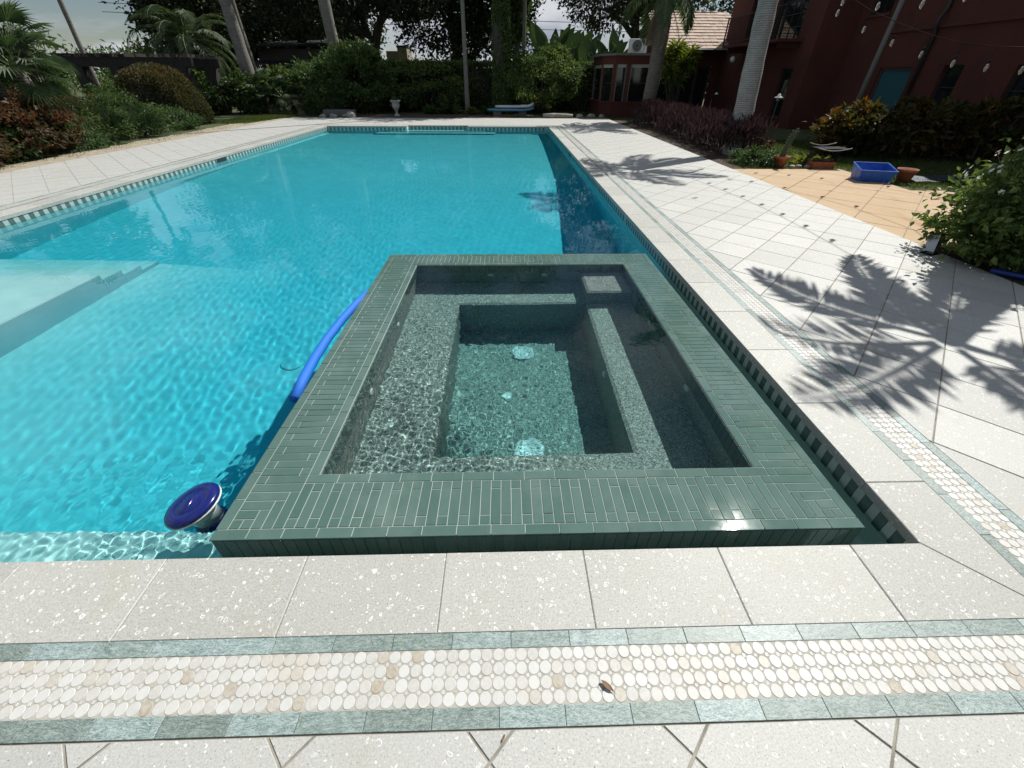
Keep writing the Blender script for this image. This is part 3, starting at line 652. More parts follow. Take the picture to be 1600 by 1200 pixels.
# upright tiles on the outer faces and the inner waterline
face = MB()
def upright(x0, y0, x1, y1, nx_, ny_, z0, z1, pitch=.0505):
    ln = math.hypot(x1-x0, y1-y0); n = round(ln/pitch); dx, dy = (x1-x0)/n, (y1-y0)/n; u = (dx/math.hypot(dx,dy), dy/math.hypot(dx,dy)); h = .0018; d = .007
    for k in range(n):
        a = (x0+dx*k+u[0]*h, y0+dy*k+u[1]*h); b = (x0+dx*(k+1)-u[0]*h, y0+dy*(k+1)-u[1]*h)
        q = [a, b, (b[0]+nx_*d, b[1]+ny_*d), (a[0]+nx_*d, a[1]+ny_*d)]; face.prism(q, z0, z1)
upright(SX0+.008,SY0+.008,SX1-.008,SY0+.008,0,-1,-.30,-.0105); upright(SX0+.008,SY0+.008,SX0+.008,SY1-.008,-1,0,-.30,-.0105); upright(SX1-.008,SY0+.008,SX1-.008,SY1-.008,1,0,-.30,-.0105); upright(SX0+.008,SY1-.008,SX1-.008,SY1-.008,0,1,-.30,-.0105)
upright(IX0,IY0,IX0,IY1,1,0,-.20,-.0105); upright(IX1,IY0,IX1,IY1,-1,0,-.20,-.0105); upright(IX0,IY1,IX1,IY1,0,-1,-.20,-.0105); upright(IX0,IY0,IX1,IY0,0,1,-.20,-.0105)
tag(wet(face.build('face_tiles', M['tiles'], spa)), kind='stuff')
# fittings
def grille(x, y, z, r):
    mb = MB().lathe([(r,0),(r,.012),(r*.86,.026),(r*.84,.026),(r*.8,.02),(.004,.022)], 28)
    g_ = wet(mb.build('drain_cover', M['white'], spa, True, (x,y,z))); s = MB()
    for q in (.3,.55,.75):
        for k in range(int(26*q)):
            a = 2*math.pi*k/int(26*q); s.box(r*q*math.cos(a)-.005, r*q*math.sin(a)-.005, .020, r*q*math.cos(a)+.005, r*q*math.sin(a)+.005, .0275)
    tag(wet(s.build('drain_slots', M['steel'], g_)), kind='stuff')
grille(.155, 3.24, -1.06, .115); grille(.16, 2.09, -1.06, .115)
wet(MB().lathe([(.04,0),(.04,.012),(.026,.02),(.01,.02)], 16).build('suction_cap', M['white'], spa, True, (.0,2.66,-1.06)))
def jet(x, y, z, nx_, ny_):
    mb = MB().lathe([(.034,0),(.034,.006),(.022,.014),(.018,.01),(.003,.01)], 18); o = wet(mb.build('jet', M['white'], spa, True, (x,y,z)))
    o.rotation_euler = Vector((nx_,ny_,0)).to_track_quat('Z','Y').to_euler()
for y in (2.16, 3.04): jet(IX0+.004, y, -.25, 1, 0); jet(IX1-.004, y, -.25, -1, 0)
for x in (-.16, .42): jet(x, IY1-.004, -.27, 0, -1)
jet(BX1-.001, 2.6, -.62, -1, 0)

# ================================================================== VEGETATION TOOLS
class Leaves:
    """collects leaf blades as folded rhombs: base, two sides, tip"""
    def __init__(s): s.V = []; s.T = []
    def add(s, P, Dr, Nn, Ln, Wd, tint, fold=.25, bend=0):
        n = len(P); Dr = Dr/np.linalg.norm(Dr, axis=1, keepdims=True)
        Sd = np.cross(Dr, Nn); Sd /= np.maximum(np.linalg.norm(Sd, axis=1, keepdims=True), 1e-6); Un = np.cross(Sd, Dr)
        Ln = np.broadcast_to(Ln, (n,))[:,None]; Wd = np.broadcast_to(Wd, (n,))[:,None]
        mid = P+Dr*Ln*.45; up = Un*Wd*fold
        tip = P+Dr*Ln-np.array([0,0,1])*Ln*bend
        V = np.stack([P, mid+Sd*Wd*.5+up, tip, mid-Sd*Wd*.5+up], 1)
        s.V.append(V.reshape(-1,3)); s.T.append(np.repeat(np.clip(tint,0,1), 4))
    def build(s, name, m, parent=None, kind=None):
        V = np.concatenate(s.V); n = len(V)//4; i = np.arange(n)[:,None]*4
        F = np.concatenate([i+np.array([[0,1,2]]), i+np.array([[0,2,3]])], 1).reshape(-1,3)
        o = link(name, fastmesh(name, V, F, 3, m, False, np.concatenate(s.T)), parent)
        if kind: o['kind'] = kind
        return o
def unit(n): 
    v = rng.normal(size=(n,3)); return v/np.linalg.norm(v, axis=1, keepdims=True)
def cloud(lv, c, r, n, ln, wd, clumps=40, cr=.28, tintfn=None, up=.5, hollow=.55, zmin=None):
    """leaves in clumps spread over an ellipsoid, denser toward the outside, gaps between"""
    c = np.array(c, float); r = np.array(r, float)
    d = unit(clumps); rad = hollow+(1-hollow)*rng.random((clumps,1))**.6; cc = d*rad
    k = rng.integers(0, clumps, n); sz = cr*(.6+.8*rng.random(clumps))[k][:,None]
    q = cc[k]+rng.normal(size=(n,3))*sz*.55
    P = c+q*r
    if zmin is not None:
        keep = P[:,2] > zmin; P = P[keep]; q = q[keep]; k = k[keep]; n = len(P)
    out = q/np.maximum(np.linalg.norm(q, axis=1, keepdims=True), .05)
    Dr = out*.7+unit(n)*.8+np.array([0,0,-.12]); Nn = unit(n)*.8+np.array([0,0,up])+out*.4
    s = .6+.8*rng.random(n)
    ct = rng.random(clumps)[k]*.45+rng.random(n)*.55
    tint = ct if tintfn is None else tintfn(ct, q, P)
    lv.add(P, Dr, Nn, ln*s, wd*s, tint)
def trunk_pts(base, top, wig, n=7):
    b, t = Vector(base), Vector(top); return [b.lerp(t, i/(n-1))+Vector((math.sin(i*1.7+b.x)*wig, math.cos(i*1.3+b.y)*wig, 0))*(1 if 0 < i < n-1 else 0) for i in range(n)]
def tree(label, loc, crowns, trunk_r, trunk_h, lf, ln, wd, n, clumps, name='oak_tree', cat='tree', limbs=6, hollow=.45, cr=.3, group=None, ivy=0, zmin=None):
    t = thing(name, label, cat, loc, 0, group)
    mb = MB(); top = Vector((0,0,trunk_h)); mb.tube(trunk_pts((0,0,-.1), top, trunk_r*.5), [trunk_r*(1.25-.55*i/6) for i in range(7)], 10)
    for k in range(limbs):
        c = crowns[k % len(crowns)]; e = Vector(c[0])+Vector((random.uniform(-.5,.5)*c[1][0], random.uniform(-.5,.5)*c[1][1], random.uniform(-.4,.3)*c[1][2]))
        s0 = Vector((0,0,trunk_h*random.uniform(.6,1))); m_ = s0.lerp(e, .5)+Vector((random.uniform(-.4,.4),random.uniform(-.4,.4),random.uniform(-.2,.7)))
        mb.tube([s0, s0.lerp(m_,.5)+Vector((0,0,.15)), m_, m_.lerp(e,.5), e], [trunk_r*.6,trunk_r*.45,trunk_r*.32,trunk_r*.2,.03], 6)
    mb.build('trunk', M['bark'], t, True)
    lv = Leaves()
    for c, r in crowns: cloud(lv, c, r, n//len(crowns), ln, wd, clumps, cr, hollow=hollow, zmin=zmin)
    lv.build('crown', M[lf], t)
    if ivy:
        li = Leaves(); a = rng.uniform(0, 6.28, ivy); z = rng.random(ivy)*trunk_h; rr = trunk_r*(1.2-.4*z/trunk_h)*(1+.25*rng.random(ivy))
        P = np.stack([rr*np.cos(a), rr*np.sin(a), z], 1); o = np.stack([np.cos(a), np.sin(a), np.zeros(ivy)], 1)
        li.add(P, o*.5+unit(ivy)*.5+np.array([0,0,-.6]), o+unit(ivy)*.3, .13, .11, rng.random(ivy)); li.build('ivy', M['lf_shrub'], t)
    return t
def shrub(label, loc, r, n, ln, wd, lf, name='shrub', cat='shrub', clumps=70, cr=.22, hollow=.7, lift=.5, stems=5, group=None, tintfn=None, up=.5):
    t = thing(name, label, cat, loc, 0, group); mb = MB()
    for k in range(stems):
        a = 6.28*k/stems+random.random(); mb.tube([(.1*math.cos(a),.1*math.sin(a),-.05),(.35*r[0]*math.cos(a),.35*r[1]*math.sin(a),r[2]*lift),(.6*r[0]*math.cos(a),.6*r[1]*math.sin(a),r[2]*(lift+.35))],[.035,.028,.012],5)
    mb.build('stems', M['bark'], t); lv = Leaves()
    cloud(lv, (0,0,r[2]*lift), (r[0],r[1],r[2]*(1-lift)*.94), n, ln, wd, clumps, cr, tintfn, up, hollow, zmin=.0)
    lv.build('crown', M[lf], t); return t
def frond(lv, base, az, el, length, droop, nl, ll, lw, tint0, rach=None, tw=.0, vee=.35):
    """feather frond: leaflets along an arching rachis"""
    base = np.array(base, float); u = np.linspace(0, 1, 14); h = np.array([math.sin(az), math.cos(az), 0.])
    ang = el-droop*u**1.4; stp = length/13
    P = [base]
    for k in range(13): P.append(P[-1]+stp*(h*math.cos(ang[k])+np.array([0,0,1])*math.sin(ang[k])))
    P = np.array(P)
    if rach is not None: rach.tube([tuple(p) for p in P[::2]]+[tuple(P[-1])], [.035,.03,.026,.02,.016,.011,.008,.004], 5, False)
    s = np.linspace(.12, 1, nl); pts = np.stack([np.interp(s*13, np.arange(14), P[:,i]) for i in range(3)], 1)
    tg = np.gradient(pts, axis=0); tg /= np.linalg.norm(tg, axis=1, keepdims=True)
    side = np.cross(tg, [0,0,1.]); side /= np.maximum(np.linalg.norm(side, axis=1, keepdims=True), 1e-5)
    L_ = ll*np.sin(np.pi*np.clip(.16+.84*s, 0, .97))**.6
    for sg in (-1, 1):
        Dr = side*sg*.85+tg*.55+np.array([0,0,-.28])+rng.normal(size=(nl,3))*.09
        Nn = np.cross(tg, side)*1+side*sg*vee
        lv.add(pts, Dr, Nn, L_*rng.uniform(.85,1.1,nl), lw, tint0+rng.random(nl)*.4-.2, .1, .12)
def feather_palm(name, label, loc, top, r0, r1, bark, nf, fl, droop, ll, group=None, lw=.05, nl=46, dead=0, crownshaft=False, elr=(-.5,1.25), seed=0, rings=None):
    t = thing(name, label, 'palm tree', loc, 0, group); rr = random.Random(seed)
    n = 30; pts = [Vector((0,0,-.15)).lerp(Vector(top), i/(n-1))+Vector((math.sin(3.1*i/n+seed)*.07-math.sin(seed)*.07*(1-i/n), math.cos(2.6*i/n+seed)*.05-math.cos(seed)*.05*(1-i/n), 0))*math.sin(math.pi*i/(n-1)) for i in range(n)]
    rad = [r1+(r0-r1)*(1-i/(n-1))**1.2+ (r0*.45*math.exp(-i/1.6)) + rr.uniform(-.012,.012)*r0/.3 for i in range(n)]
    MB().tube(pts, rad, 18).build('trunk', M[bark], t, True)
    if crownshaft: MB().tube([top, (top[0],top[1],top[2]+.9)], [r1*1.05, r1*.5], 12).build('crownshaft', M['lf_palm2'], t, True)
    lv = Leaves(); ra = MB(); z0 = top[2]+(.8 if crownshaft else .05)
    for k in range(nf):
        az = 2.4*k+rr.uniform(-.2,.2); el = elr[0]+(elr[1]-elr[0])*((k+.5)/nf)
        frond(lv, (top[0]+.1*math.sin(az), top[1]+.1*math.cos(az), z0), az, el, fl*rr.uniform(.85,1.1), droop*rr.uniform(.85,1.15), nl, ll, lw, .5+.2*rr.random(), ra)
    lv.build('crown', M['lf_palm'], t); ra.build('frond_stalks', M['stalk'], t, True)
    if dead:
        ld = Leaves()
        for k in range(dead): frond(ld, (top[0],top[1],top[2]-.1), rr.uniform(0,6.28), rr.uniform(-1.3,-.9), fl*.8, .3, 30, ll*.7, lw, .5)
        ld.build('dead_fronds', M['lf_dead'], t)
    return t
M['cactus'] = mat('cactus_green', (.045,.075,.025), .6); M['floatw'] = mat('float_white', (.62,.68,.64), .35)
M['lf_palm2'] = mat('crownshaft', (.06,.11,.035), .4); M['stalk'] = mat('leaf_stalk', (.10,.13,.05), .5)
def fan_leaf(r, nseg, tint):
    """one fan palm blade in the XY plane of its own frame, opening toward +Y, drooping tips"""
    V = []; F = []; T = []
    for k in range(nseg):
        a = (-1.95+3.9*(k+.5)/nseg); w_ = 3.9/nseg*.5; L1 = r*(1-.22*abs(a)/1.95)*random.uniform(.92,1.05)
        def pt(ang, rad, z): return (rad*math.sin(ang), rad*math.cos(ang), z)
        b = len(V); V += [(0,0,0), pt(a-w_*.95, L1*.55, .03*r), pt(a, L1*.58, -.03*r), pt(a+w_*.95, L1*.55, .03*r), pt(a, L1, -.16*r*random.uniform(.6,1.6))]
        F += [(b,b+1,b+2),(b,b+2,b+3),(b+1,b+4,b+2),(b+2,b+4,b+3)]; T += [tint+random.uniform(-.18,.18)]*5
    return V, F, T
def fan_palm(label, loc, heads, r, nleaf, lf='lf_palm', trunk_r=.1, group=None, dead=0, bark='palmbark2'):
    t = thing('fan_palm', label, 'palm', loc, 0, group)
    for hx, hy, hz in heads:
        MB().tube(trunk_pts((hx*.6,hy*.6,-.1),(hx,hy,hz),.04), [trunk_r*1.25]+[trunk_r]*5+[trunk_r*.9], 9).build('trunk', M[bark], t, True)
        for k in range(nleaf):
            az = 2.39996*k+random.uniform(-.25,.25); el = 1.25-1.9*(k+.5)/nleaf+random.uniform(-.12,.12); pl = r*random.uniform(.75,1.1)
            dead_ = k >= nleaf-dead
            d = Vector((math.sin(az)*math.cos(el), math.cos(az)*math.cos(el), math.sin(el)))
            rr = r*random.uniform(.85,1.1); V, F, T = fan_leaf(rr, 22, .5+random.uniform(-.2,.25))
            fwd = (d+Vector((0,0,-.45))).normalized(); side = fwd.cross(Vector((0,0,1))).normalized(); upv = side.cross(fwd)
            o3 = Vector((hx,hy,hz))+d*pl
            W = np.array([tuple(o3+side*x+fwd*y+upv*z) for x,y,z in V])
            me = fastmesh('fan_leaf', W, np.array(F), 3, M['lf_dead'] if dead_ else M[lf], False, np.clip(T,0,1)); lo = link('fan_leaf', me, t)
            MB().tube([(hx,hy,hz), tuple(Vector((hx,hy,hz)).lerp(o3,.5)+Vector((0,0,.04))), tuple(o3)], [.016,.012,.009], 5).build('stalk', M['stalk'], lo)
    return t
def blades(lv, x0, x1, y0, y1, n, h, wd=.012, inside=None, lean=.5, z=-.03):
    P = np.stack([rng.uniform(x0,x1,n), rng.uniform(y0,y1,n), np.full(n,z)], 1)
    if inside is not None: P = P[inside(P)]
    n = len(P); Dr = unit(n)*lean+np.array([0,0,1.]); lv.add(P, Dr, unit(n)+np.array([0,.01,0]), h*rng.uniform(.5,1.3,n), wd, rng.random(n), .1, .15)

# ================================================================== TREES AND PLANTS BEHIND THE POOL
OK_ = 'oak trees behind the far hedge'
tree('wide dark oak overhanging the grey shed beyond the hedge', (-17.5,44,0), [((0,0,10.5),(8,6.5,5)),((4,-2,7.6),(5.2,4.5,3.4)),((-4.5,-1,7.2),(4.6,4.4,3.4))], .45, 5.5, 'lf_oak', .30,.16, 19000, 90, cr=.22, group=OK_)
tree('dark oak whose low branches frame the bright gap of sky', (-10.2,40,0), [((0,0,9.6),(6.4,5,4.7)),((2.9,-1.5,7.0),(3.0,2.6,1.9)),((-3.4,-1,6.4),(3.8,3.4,2.7))], .33, 4.2, 'lf_oak', .26,.14, 17000, 85, cr=.2, limbs=9, group=OK_)
tree('tall dense oak standing behind the clipped hedge left of the ivy trunk', (-3.6,38.5,0), [((0,0,9.8),(4.6,4.4,6)),((-.4,-1.2,5.0),(3.9,2.6,2.9)),((3,-.5,6),(2.9,2.6,3.4))], .42, 5, 'lf_oak', .26,.15, 23000, 95, cr=.22, group=OK_)
tree('slender vine-hung tree between ivy trunk and paddle-leaved plants', (.95,33,0), [((0,0,8.6),(.95,1.0,4.0)),((-.1,-.3,5.4),(.7,.8,1.6))], .2, 6, 'lf_shrub', .22,.13, 9000, 60, cr=.25, group=OK_)
tree('dark oak spreading above the flat-roofed bay of the red house', (10.8,42,0), [((0,0,10.5),(6.6,5.6,4.9)),((-2.6,-2,7.2),(3.8,3.4,2.6)),((3,0,8),(4.8,4.5,3.5))], .4, 5.5, 'lf_oak', .26,.15, 19000, 90, cr=.22, group=OK_)
tree('dark tree behind the feather palm and the pergola', (-22.5,38,0), [((0,0,8),(4.6,4,4.6)),((.5,-1,4.4),(3,2.5,2.2))], .4, 4.5, 'lf_oak', .28,.15, 20000, 80, cr=.22, group=OK_)
for k, (x, y, h, rr_) in enumerate(((-33,44,1.9,5),(-27,41,1.9,4.2),(-36,36,2.4,4))):
    tree(['loose sunlit tree farthest left beyond the pergola roof','pale feathery tree directly behind the pergola beam','bushy tree behind the fan palm at the left edge'][k], (x,y,0), [((0,0,h),(rr_,rr_*.8,h*.95)),((rr_*.4,0,h*.7),(rr_*.6,rr_*.5,h*.6))], .2, h*.8, 'lf_shrub', .34,.13, 9000, 70, name='bushy_tree', group='bushy trees beyond the pergola', limbs=4)
DW = 'far wood beyond the gardens'
for k, (x, h, rr_) in enumerate(((-27,7,4.5),(-19,7.5,6),(22,7.5,7))):
    tree(['far dark tree behind the date palm','far dark tree directly behind the grey shed','far dark tree behind the tiled wing'][k], (x,54,0), [((0,0,h),(rr_,rr_*.7,h*.62)),((0,-2,h*.42),(rr_*.95,rr_*.5,h*.42))], .4, h*.6, 'lf_oak', .5,.26, 9000, 80, name='far_tree', limbs=3, hollow=.3, group=DW)
# clipped hedge
hd_ = thing('hedge', 'long clipped hedge running behind the urn and the round shrub', 'hedge', (-2,28,0)); lv = Leaves(); n = 42000
q = rng.random((n,3)); face_ = rng.integers(0, 3, n); X_ = (q[:,0]-.5)*15; Y_ = np.where(face_ == 0, -.7+.25*rng.random(n), (q[:,1]-.5)*1.4); Z_ = np.where(face_ == 1, 2.22+.12*rng.normal(size=n)*.6, q[:,2]*2.3)
Y_ += .12*np.sin(X_*2.3)+.1*np.sin(X_*5+Z_*3); P = np.stack([X_,Y_,np.abs(Z_)],1)
lv.add(P, unit(n)*.8+np.array([0,-.5,.3]), unit(n)*.6+np.array([0,-.5,.6]), .12*rng.uniform(.6,1.3,n), .075, rng.random(n)*.55+.45*(np.sin(X_*3.1)*np.cos(Z_*4+X_)*.5+.5)); lv.build('foliage', M['lf_hedge'], hd_)
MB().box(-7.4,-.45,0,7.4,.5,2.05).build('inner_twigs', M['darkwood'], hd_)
shrub('big rounded dark green shrub in front of the hedge left of the urn', (-7.9,25.9,0), (2.0,1.6,3.0), 15000, .15,.085, 'lf_shrub', clumps=110, cr=.17)
shrub('broad dark shrub directly behind the stone urn', (-4.4,27,0), (2.3,1.2,2.25), 10000, .14,.08, 'lf_hedge', clumps=90, cr=.18)
shrub('round dense shrub beside the ivy trunk behind the paddle boards', (2.1,25.6,0), (1.85,1.5,3.0), 16000, .12,.075, 'lf_hedge', clumps=120, cr=.16, lift=.56)
shrub('low yellowish bush at the foot of the big rounded shrub', (-9.3,24.5,0), (1.1,.7,1.1), 4500, .12,.05, 'lf_green', clumps=50, lift=.4)
shrub('dark bush filling the gap left of the big rounded shrub', (-11.3,27.2,0), (2.0,1.3,2.2), 9000, .15,.085, 'lf_shrub', clumps=80, cr=.18)
shrub('dense shrub at the foot of the leaning palm trunk', (-13.4,25.6,0), (1.25,1.0,1.75), 6000, .15,.085, 'lf_shrub', clumps=60)
shrub('leafy bush between the clipped dome and the leaning palm', (-15.6,24.6,0), (1.5,1.1,1.7), 6500, .17,.10, 'lf_shrub', clumps=60)
shrub('dark green shrub close behind the clipped dome', (-16.6,21.6,0), (1.5,1.2,1.35), 6500, .12,.07, 'lf_shrub', clumps=60)
for k, (x, y, r_) in enumerate(((-2.9,25.6,.8),(-.9,25.2,.55),(-1.75,25.0,.5),(-3.9,25.3,.6))):
    t = thing('strap_leaf_plant', ['large strap-leaved clump right of the urn at the hedge foot','small strap-leaved clump left of the ivy trunk','pale strap-leaved clump at the foot of the thin pole palm','ferny clump just right of the stone urn'][k], 'plant', (x,y,-.02), 0, 'strap-leaved plants at the hedge foot'); lv = Leaves(); n = 110
    a = rng.uniform(0, 6.28, n); e = rng.uniform(.3, 1.3, n); Dr = np.stack([np.cos(a)*np.cos(e), np.sin(a)*np.cos(e), np.sin(e)], 1)
    lv.add(Dr*.05, Dr, np.array([[0,0,1.]])+unit(n)*.3, r_*rng.uniform(.7,1.3,n), .07, rng.random(n), .2, .35); lv.build('leaves', M['lf_lime' if k == 2 else 'lf_green'], t)
# palms with bare trunks
PG = 'palms with tall bare trunks'
feather_palm('royal_palm', 'thick leaning grey palm trunk rising behind the clipped dome', (-13.35,26,0), (-.3,.2,10), .34,.2, 'palmbark3', 17, 3.2, 1.5, .7, PG, crownshaft=True, seed=1)
feather_palm('royal_palm', 'grey palm trunk rising out of the big rounded shrub', (-9.0,27.3,0), (-.15,.1,9.2), .36,.22, 'palmbark3', 17, 3.2, 1.5, .7, PG, crownshaft=True, seed=2)
feather_palm('slim_palm', 'thin dark palm trunk just behind the thick leaning one', (-14.9,30,0), (-.3,0,8.5), .19,.12, 'palmbark2', 13, 2.4, 1.5, .6, PG, seed=3)
feather_palm('slim_palm', 'thin pale palm trunk at the upper left against open sky', (-21.6,26.2,0), (0,.3,8.2), .12,.09, 'palmbark3', 14, 2.5, 1.5, .6, PG, seed=4)
feather_palm('slim_palm', 'pole-thin grey palm trunk before the clipped hedge', (-1.93,25,0), (0.02,0,19), .10,.085, 'palmbark3', 12, 2.0, 1.5, .5, PG, seed=5)
feather_palm('slim_palm', 'thin tall palm trunk behind the ivy trunk against bright sky', (1.15,30.5,0), (0.05,0,9), .11,.09, 'palmbark3', 12, 2.2, 1.5, .5, PG, seed=6)
tree('massive dark trunk wrapped in ivy beside the paddle boards', (-.1,25.9,0), [((.3,4.5,10),(4.2,3.4,2.8)),((-1.2,3.6,8.2),(2.8,2.4,2)),((2.0,3.6,8.4),(2.4,2.4,2))], .33, 7.2, 'lf_oak', .24,.14, 16000, 80, name='ivy_tree', limbs=8, ivy=11000, cr=.2, zmin=4.6)
feather_palm('date_palm', 'dark shaggy date palm hanging over the end of the pergola', (-16.8,27.5,0), (0,0,3.1), .42,.36, 'palmbark2', 40, 3.1, 2.1, .55, None, lw=.045, nl=60, elr=(-.9,1.3), seed=7, dead=6)
fan_palm('clump of low fan palms right of the leaning palm trunk', (-11.6,25.2,0), [(0,0,.7),(-1.1,.3,1.0),(.9,.6,.5)], .62, 13, group=None, dead=0)
t = thing('fallen_frond', 'pile of dry brown palm fronds lying beside the low fan palms', 'palm frond', (-10.6,24.5,0)); lv = Leaves()
for k in range(5): frond(lv, (-.35+.1*k,.2,.75-.05*k), 1.9+.2*k, -.6, 1.25, .2, 24, .3, .035, .6)
lv.build('leaflets', M['lf_dead'], t)
# paddle-leaved plants (bird of paradise) behind the round shrub
for k, (x, y, nl_, hh) in enumerate(((2.9,29.6,9,4.2),(4.3,30.2,9,3.9),(5.6,29.8,9,3.4),(7.0,30.6,8,3.5),(3.6,29.0,7,3.0),(5.0,28.8,7,2.7))):
    t = thing('paddle_leaf_plant', ['tallest paddle-leaved plant, nearest the ivy trunk','tall paddle-leaved plant in the middle of its clump','paddle-leaved plant before the bright sky gap','paddle-leaved plant just left of the roof air conditioner','shorter paddle-leaved plant above the round shrub','lowest paddle-leaved plant between round shrub and bay'][k], 'plant', (x,y,0), 0, 'paddle-leaved plants behind the round shrub')
    for j in range(nl_):
        az = random.uniform(-1.5,1.5)+(math.pi/2 if j % 2 else -math.pi/2); sp_a = random.uniform(.05,.38); z1 = hh*random.uniform(.45,.78); ll_ = random.uniform(1.2,1.9)
        b0 = Vector((math.sin(az)*.15, math.cos(az)*.1, 0)); m0 = Vector((math.sin(az)*sp_a*z1, math.cos(az)*sp_a*z1*.6, z1)); d = (m0-b0).normalized()+Vector((math.sin(az)*.2,0,0)); d.normalize()
        side = d.cross(Vector((random.uniform(-.5,.5),-1,0))).normalized(); V = []; F = []; K = 8
        for i in range(K+1):
            u = i/K; wd_ = .33*math.sin(math.pi*min(.06+.94*u,1)**.8)+.005; p = m0+d*ll_*u+Vector((math.sin(az)*.25*u*u,0,-.22*u*u*u)); q = d.cross(side)
            V += [p-side*wd_+q*.06, p, p+side*wd_+q*.06]
            if i: b = 3*i; F += [(b-3,b-2,b+1,b),(b-2,b-1,b+2,b+1)]
        lo = link('leaf', fastmesh('leaf', np.array([tuple(x_) for x_ in V]), np.array(F), 4, M['lf_banana'], True, np.full(len(V), random.uniform(.2,.95))), t)
        MB().tube([tuple(b0), tuple(b0.lerp(m0,.5)+Vector((0,.05,0))), tuple(m0)], [.06,.045,.03], 6).build('stalk', M['stalk'], lo, True)

# ================================================================== LEFT PLANTING
fan_palm('large fan palm with pleated leaves at the upper left edge', (-11.6,12.0,0), [(0,0,1.75),(-.5,.9,2.2),(-1.0,.2,2.5),(-.9,-1.0,1.9)], .62, 15, trunk_r=.12, dead=0)
def tipred(ct, q, P): return ct*.75+.25*np.clip(q[:,2]*1.2,0,1)
shrub('reddish copper-leaved shrub under the fan palm at the left edge', (-11.7,11.2,0), (1.0,1.3,1.15), 9000, .10,.07, 'lf_red', clumps=90, cr=.2, lift=.5)
shrub('orange-red shrub between the fan palm and the pergola', (-14.2,14.6,0), (.95,1.1,1.35), 7000, .10,.07, 'lf_red', clumps=80, cr=.2, lift=.5)
shrub('rusty copper-leaved shrub in front of the fan palm trunk', (-11.3,9.2,0), (.7,.9,.85), 5000, .10,.07, 'lf_red', clumps=70, cr=.2, lift=.5)
GC = 'mounds of green ground cover along the sand'
for k, (x, y, rx, ry, h, lf_) in enumerate(((-11.55,10.3,.75,.9,.6,'lf_green'),(-11.75,12.4,.8,1.1,.75,'lf_green'),(-12.2,14.0,.9,1.1,.9,'lf_shrub'),(-12.1,15.7,.9,1.0,.7,'lf_green'),(-12.3,17.4,.85,.9,.55,'lf_green'),(-13.4,16.6,1.1,1.2,1.0,'lf_shrub'),(-11.4,8.4,.8,1.0,.5,'lf_green'))):
    shrub(['grassy green mound at the sand edge below the red shrub','green feathery mound next along from the red shrub','taller leafy mound carrying orange flowers','bright green mound midway to the clipped dome','low green mound at the foot of the clipped dome','dark leafy mound left of the clipped dome','low green mound at the left picture edge'][k], (x,y,0), (rx,ry,h*1.2), 5200, .085,.03, lf_, name='ground_cover_plant', cat='plant', clumps=70, cr=.24, lift=.42, hollow=.6, group=GC, up=.9)
lv = Leaves(); P = np.stack([rng.uniform(-13.2,-12.2,16), rng.uniform(13.6,15.2,16), rng.uniform(.85,1.25,16)], 1); P = np.concatenate([P+rng.normal(size=(16,3))*.03 for _ in range(3)]); lv.add(P, unit(48), unit(48), .06,.045, rng.random(48)); tag(lv.build('orange_flowers', M['lf_orange']), 'scattered small orange flowers above the leafy mound by the pergola', 'flowers', kind='stuff')
dome = thing('clipped_dome', 'large clipped dome bush with reddish tips beside the white deck', 'topiary', (-13.75,19.4,0)); lv = Leaves(); n = 24000
u = unit(n); u[:,2] = np.abs(u[:,2]); bump_ = 1+.05*np.sin(u[:,0]*7+1)*np.sin(u[:,2]*6)+.04*np.sin(u[:,1]*9); P = u*np.array([1.55,1.4,1.95])*(bump_*rng.uniform(.86,1.02,n))[:,None]
k_ = rng.integers(0, n, 9000)
lv.add(P, u*.9+unit(n)*.7, unit(n)*.6+u, .085*rng.uniform(.6,1.3,n), .05, np.clip(.15+.55*rng.random(n)+.38*u[:,2]*rng.random(n),0,1)); lv.build('foliage', M['lf_top'], dome)
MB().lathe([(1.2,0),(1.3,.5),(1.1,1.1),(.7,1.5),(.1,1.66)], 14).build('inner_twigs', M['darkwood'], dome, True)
# grass
lv = Leaves(); blades(lv, -12.6,-9.4,19.5,24.5, 26000, .07, .012, lambda P: (P[:,0] < -10.7+(P[:,1]-19.5)*.12))
tag(lv.build('lawn_grass', M['grass']), 'short mown grass left of the far end of the deck', 'grass', kind='stuff')
lv = Leaves(); blades(lv, 2.3,5.6,23.1,26.8, 15000, .08,.014)
tag(lv.build('lawn_grass', M['grass']), 'strip of sunlit grass left of the red bay', 'grass', kind='stuff')
lv = Leaves(); blades(lv, 5.3,11.6,7.4,14.5, 60000, .075,.009, lambda P: ~(((P[:,0] < 7.5) & (P[:,1] < 9.55)) | ((P[:,0] < 8.7) & (P[:,1] < 7.6)) | ((P[:,0] < 6.5) & (P[:,1] > 10.6))))
tag(lv.build('lawn_grass', M['grass']), 'lawn grass between the tan patio and the red house', 'grass', kind='stuff')
lv = Leaves(); n = 900; P = np.stack([rng.uniform(-10.9,-10.35,n), rng.uniform(3,20,n), np.full(n,-.015)],1); P[:,0] -= .25*np.sin(P[:,1]*2)**2; lv.add(P, unit(n)*.6+np.array([0,0,.7]), unit(n), .08*rng.uniform(.4,1.2,n), .01, rng.random(n)); tag(lv.build('weeds', M['grass']), 'sparse weeds on the sand beside the left deck', 'weeds', kind='stuff')

